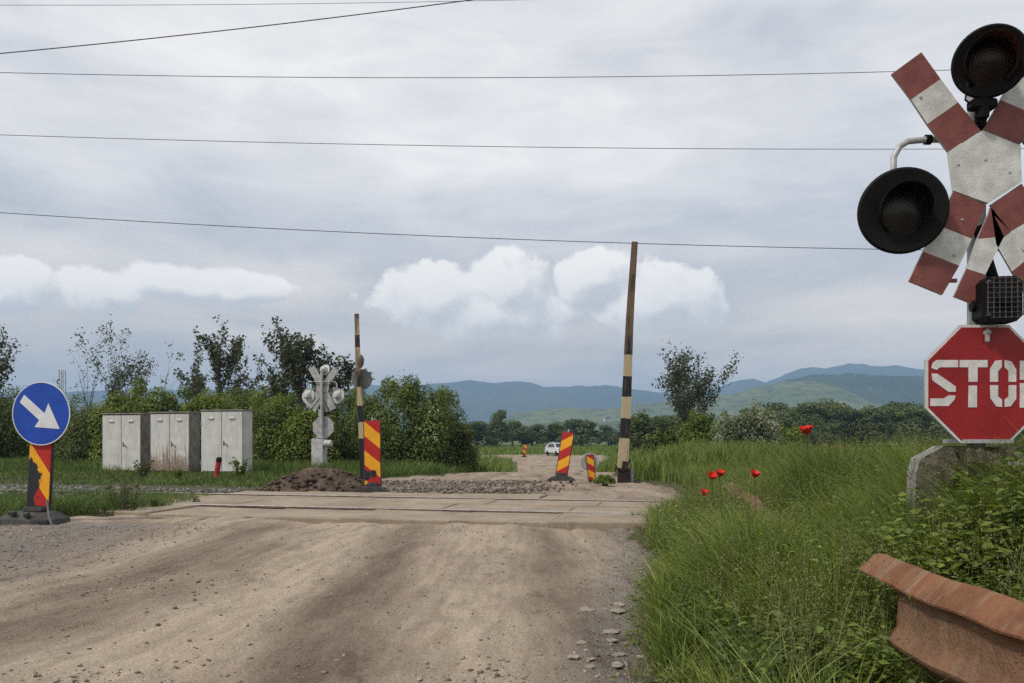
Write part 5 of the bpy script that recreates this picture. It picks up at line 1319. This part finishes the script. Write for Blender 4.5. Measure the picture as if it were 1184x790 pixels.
# ------------------------------------------------------------------ hills and mountains
def hill_mat(name, a, b_, c_, sc, thr=.5):
    m, g, b = new_mat(name); p = pos(g); n = g.noise(g.vm('MULTIPLY', p, (1, 1, 2.5)), sc, 6, .6); n2 = g.noise(p, sc*7, 5, .6)
    col = g.mix(g.mr(n, thr-.06, thr+.06), a, b_); col = g.mix(g.mr(n2, .5, .64, 0, .75), col, c_)
    g.put(b.inputs['Base Color'], col); b.inputs['Roughness'].default_value = 1.; b.inputs['Specular IOR Level'].default_value = 0
    g.put(b.inputs['Normal'], g.bump(n2, .4, 6.)); return m
def ridge(name, Y0, depth, prof, mat, rough, seed, nx=220):
    us = np.array([p[0] for p in prof], float); vs_ = np.array([p[1] for p in prof], float)
    xs = np.linspace((us[0]-U0)/F*Y0, (us[-1]-U0)/F*Y0, nx); ts = np.linspace(-1, 1, 41)
    X, T = np.meshgrid(xs, ts); u = X/Y0*F+U0
    top = EYE-(np.interp(u, us, vs_)-V0)/F*Y0+1.5
    k = (1-np.abs(T)**1.6); nz = (fbm(X/(depth*.22)+seed, T*4+seed, 5)-.5)
    Z = top*k*(1+rough*nz*(1-.75*np.exp(-(T/.12)**2)))-3+top*rough*.25*(fbm(X/(depth*.07)+seed, T*9, 4)-.5)*k
    Yv = Y0+T*depth
    V = np.stack([X, Yv, Z], -1).reshape(-1, 3); n1, n0 = X.shape; idx = np.arange(n1*n0).reshape(n1, n0)
    q = np.stack([idx[:-1, :-1], idx[:-1, 1:], idx[1:, 1:], idx[1:, :-1]], -1).reshape(-1, 4)
    o = np_mesh(name, V, q, 4, mat, smooth=True); o['kind'] = 'structure'; return o
MT = hill_mat('mountain_forest', (.04, .055, .03), (.055, .07, .035), (.03, .042, .024), .002)
HG = hill_mat('hill_pasture', (.135, .155, .075), (.10, .125, .06), (.045, .062, .035), .007, .5)
HF = hill_mat('hill_forest', (.03, .045, .022), (.045, .062, .028), (.026, .036, .02), .006)
ridge('mountains', 3600, 900, [(-900, 470), (-300, 462), (100, 452), (400, 450), (520, 444), (545, 441), (575, 444), (600, 442), (640, 448), (672, 446), (700, 445), (740, 452), (770, 455), (800, 455), (828, 450), (850, 437), (868, 437), (884, 443), (905, 435), (935, 424), (962, 424), (985, 422), (1005, 427), (1030, 426), (1070, 427), (1120, 424), (1200, 430), (1500, 440), (2200, 470)], MT, .35, 3)
ridge('hills', 1900, 420, [(860, 480), (885, 455), (910, 440), (940, 434), (985, 432), (1040, 436), (1110, 434), (1200, 438), (1400, 450), (1700, 480)], HF, .25, 9)
ridge('hills', 1500, 330, [(440, 500), (560, 488), (600, 477), (650, 470), (690, 472), (720, 470), (760, 464), (800, 461), (830, 458), (860, 452), (885, 445), (910, 441), (930, 440), (955, 446), (975, 456), (1000, 470), (1040, 490), (1100, 504)], HG, .22, 14)
ridge('hills', 1150, 200, [(430, 503), (540, 498), (600, 492), (640, 487), (680, 489), (740, 482), (800, 478), (860, 480), (930, 484), (1000, 488), (1100, 496), (1300, 503)], hill_mat('hill_scrub', (.11, .135, .06), (.065, .082, .042), (.035, .048, .026), .012), .25, 19)

# ------------------------------------------------------------------ air
hb_ = MB(); hb_.box((0, 2900, 170), (12400, 6800, 360))
m = bpy.data.materials.new('haze_air'); m.use_nodes = True; ntm = m.node_tree; ntm.nodes.remove(ntm.nodes['Principled BSDF'])
pv = ntm.nodes.new('ShaderNodeVolumePrincipled'); pv.inputs['Color'].default_value = (.43, .67, 1.0, 1); pv.inputs['Density'].default_value = 3.1e-4; pv.inputs['Anisotropy'].default_value = 0
ntm.links.new(pv.outputs[0], ntm.nodes['Material Output'].inputs['Volume'])
hz = hb_.build('haze', m); hz['kind'] = 'stuff'
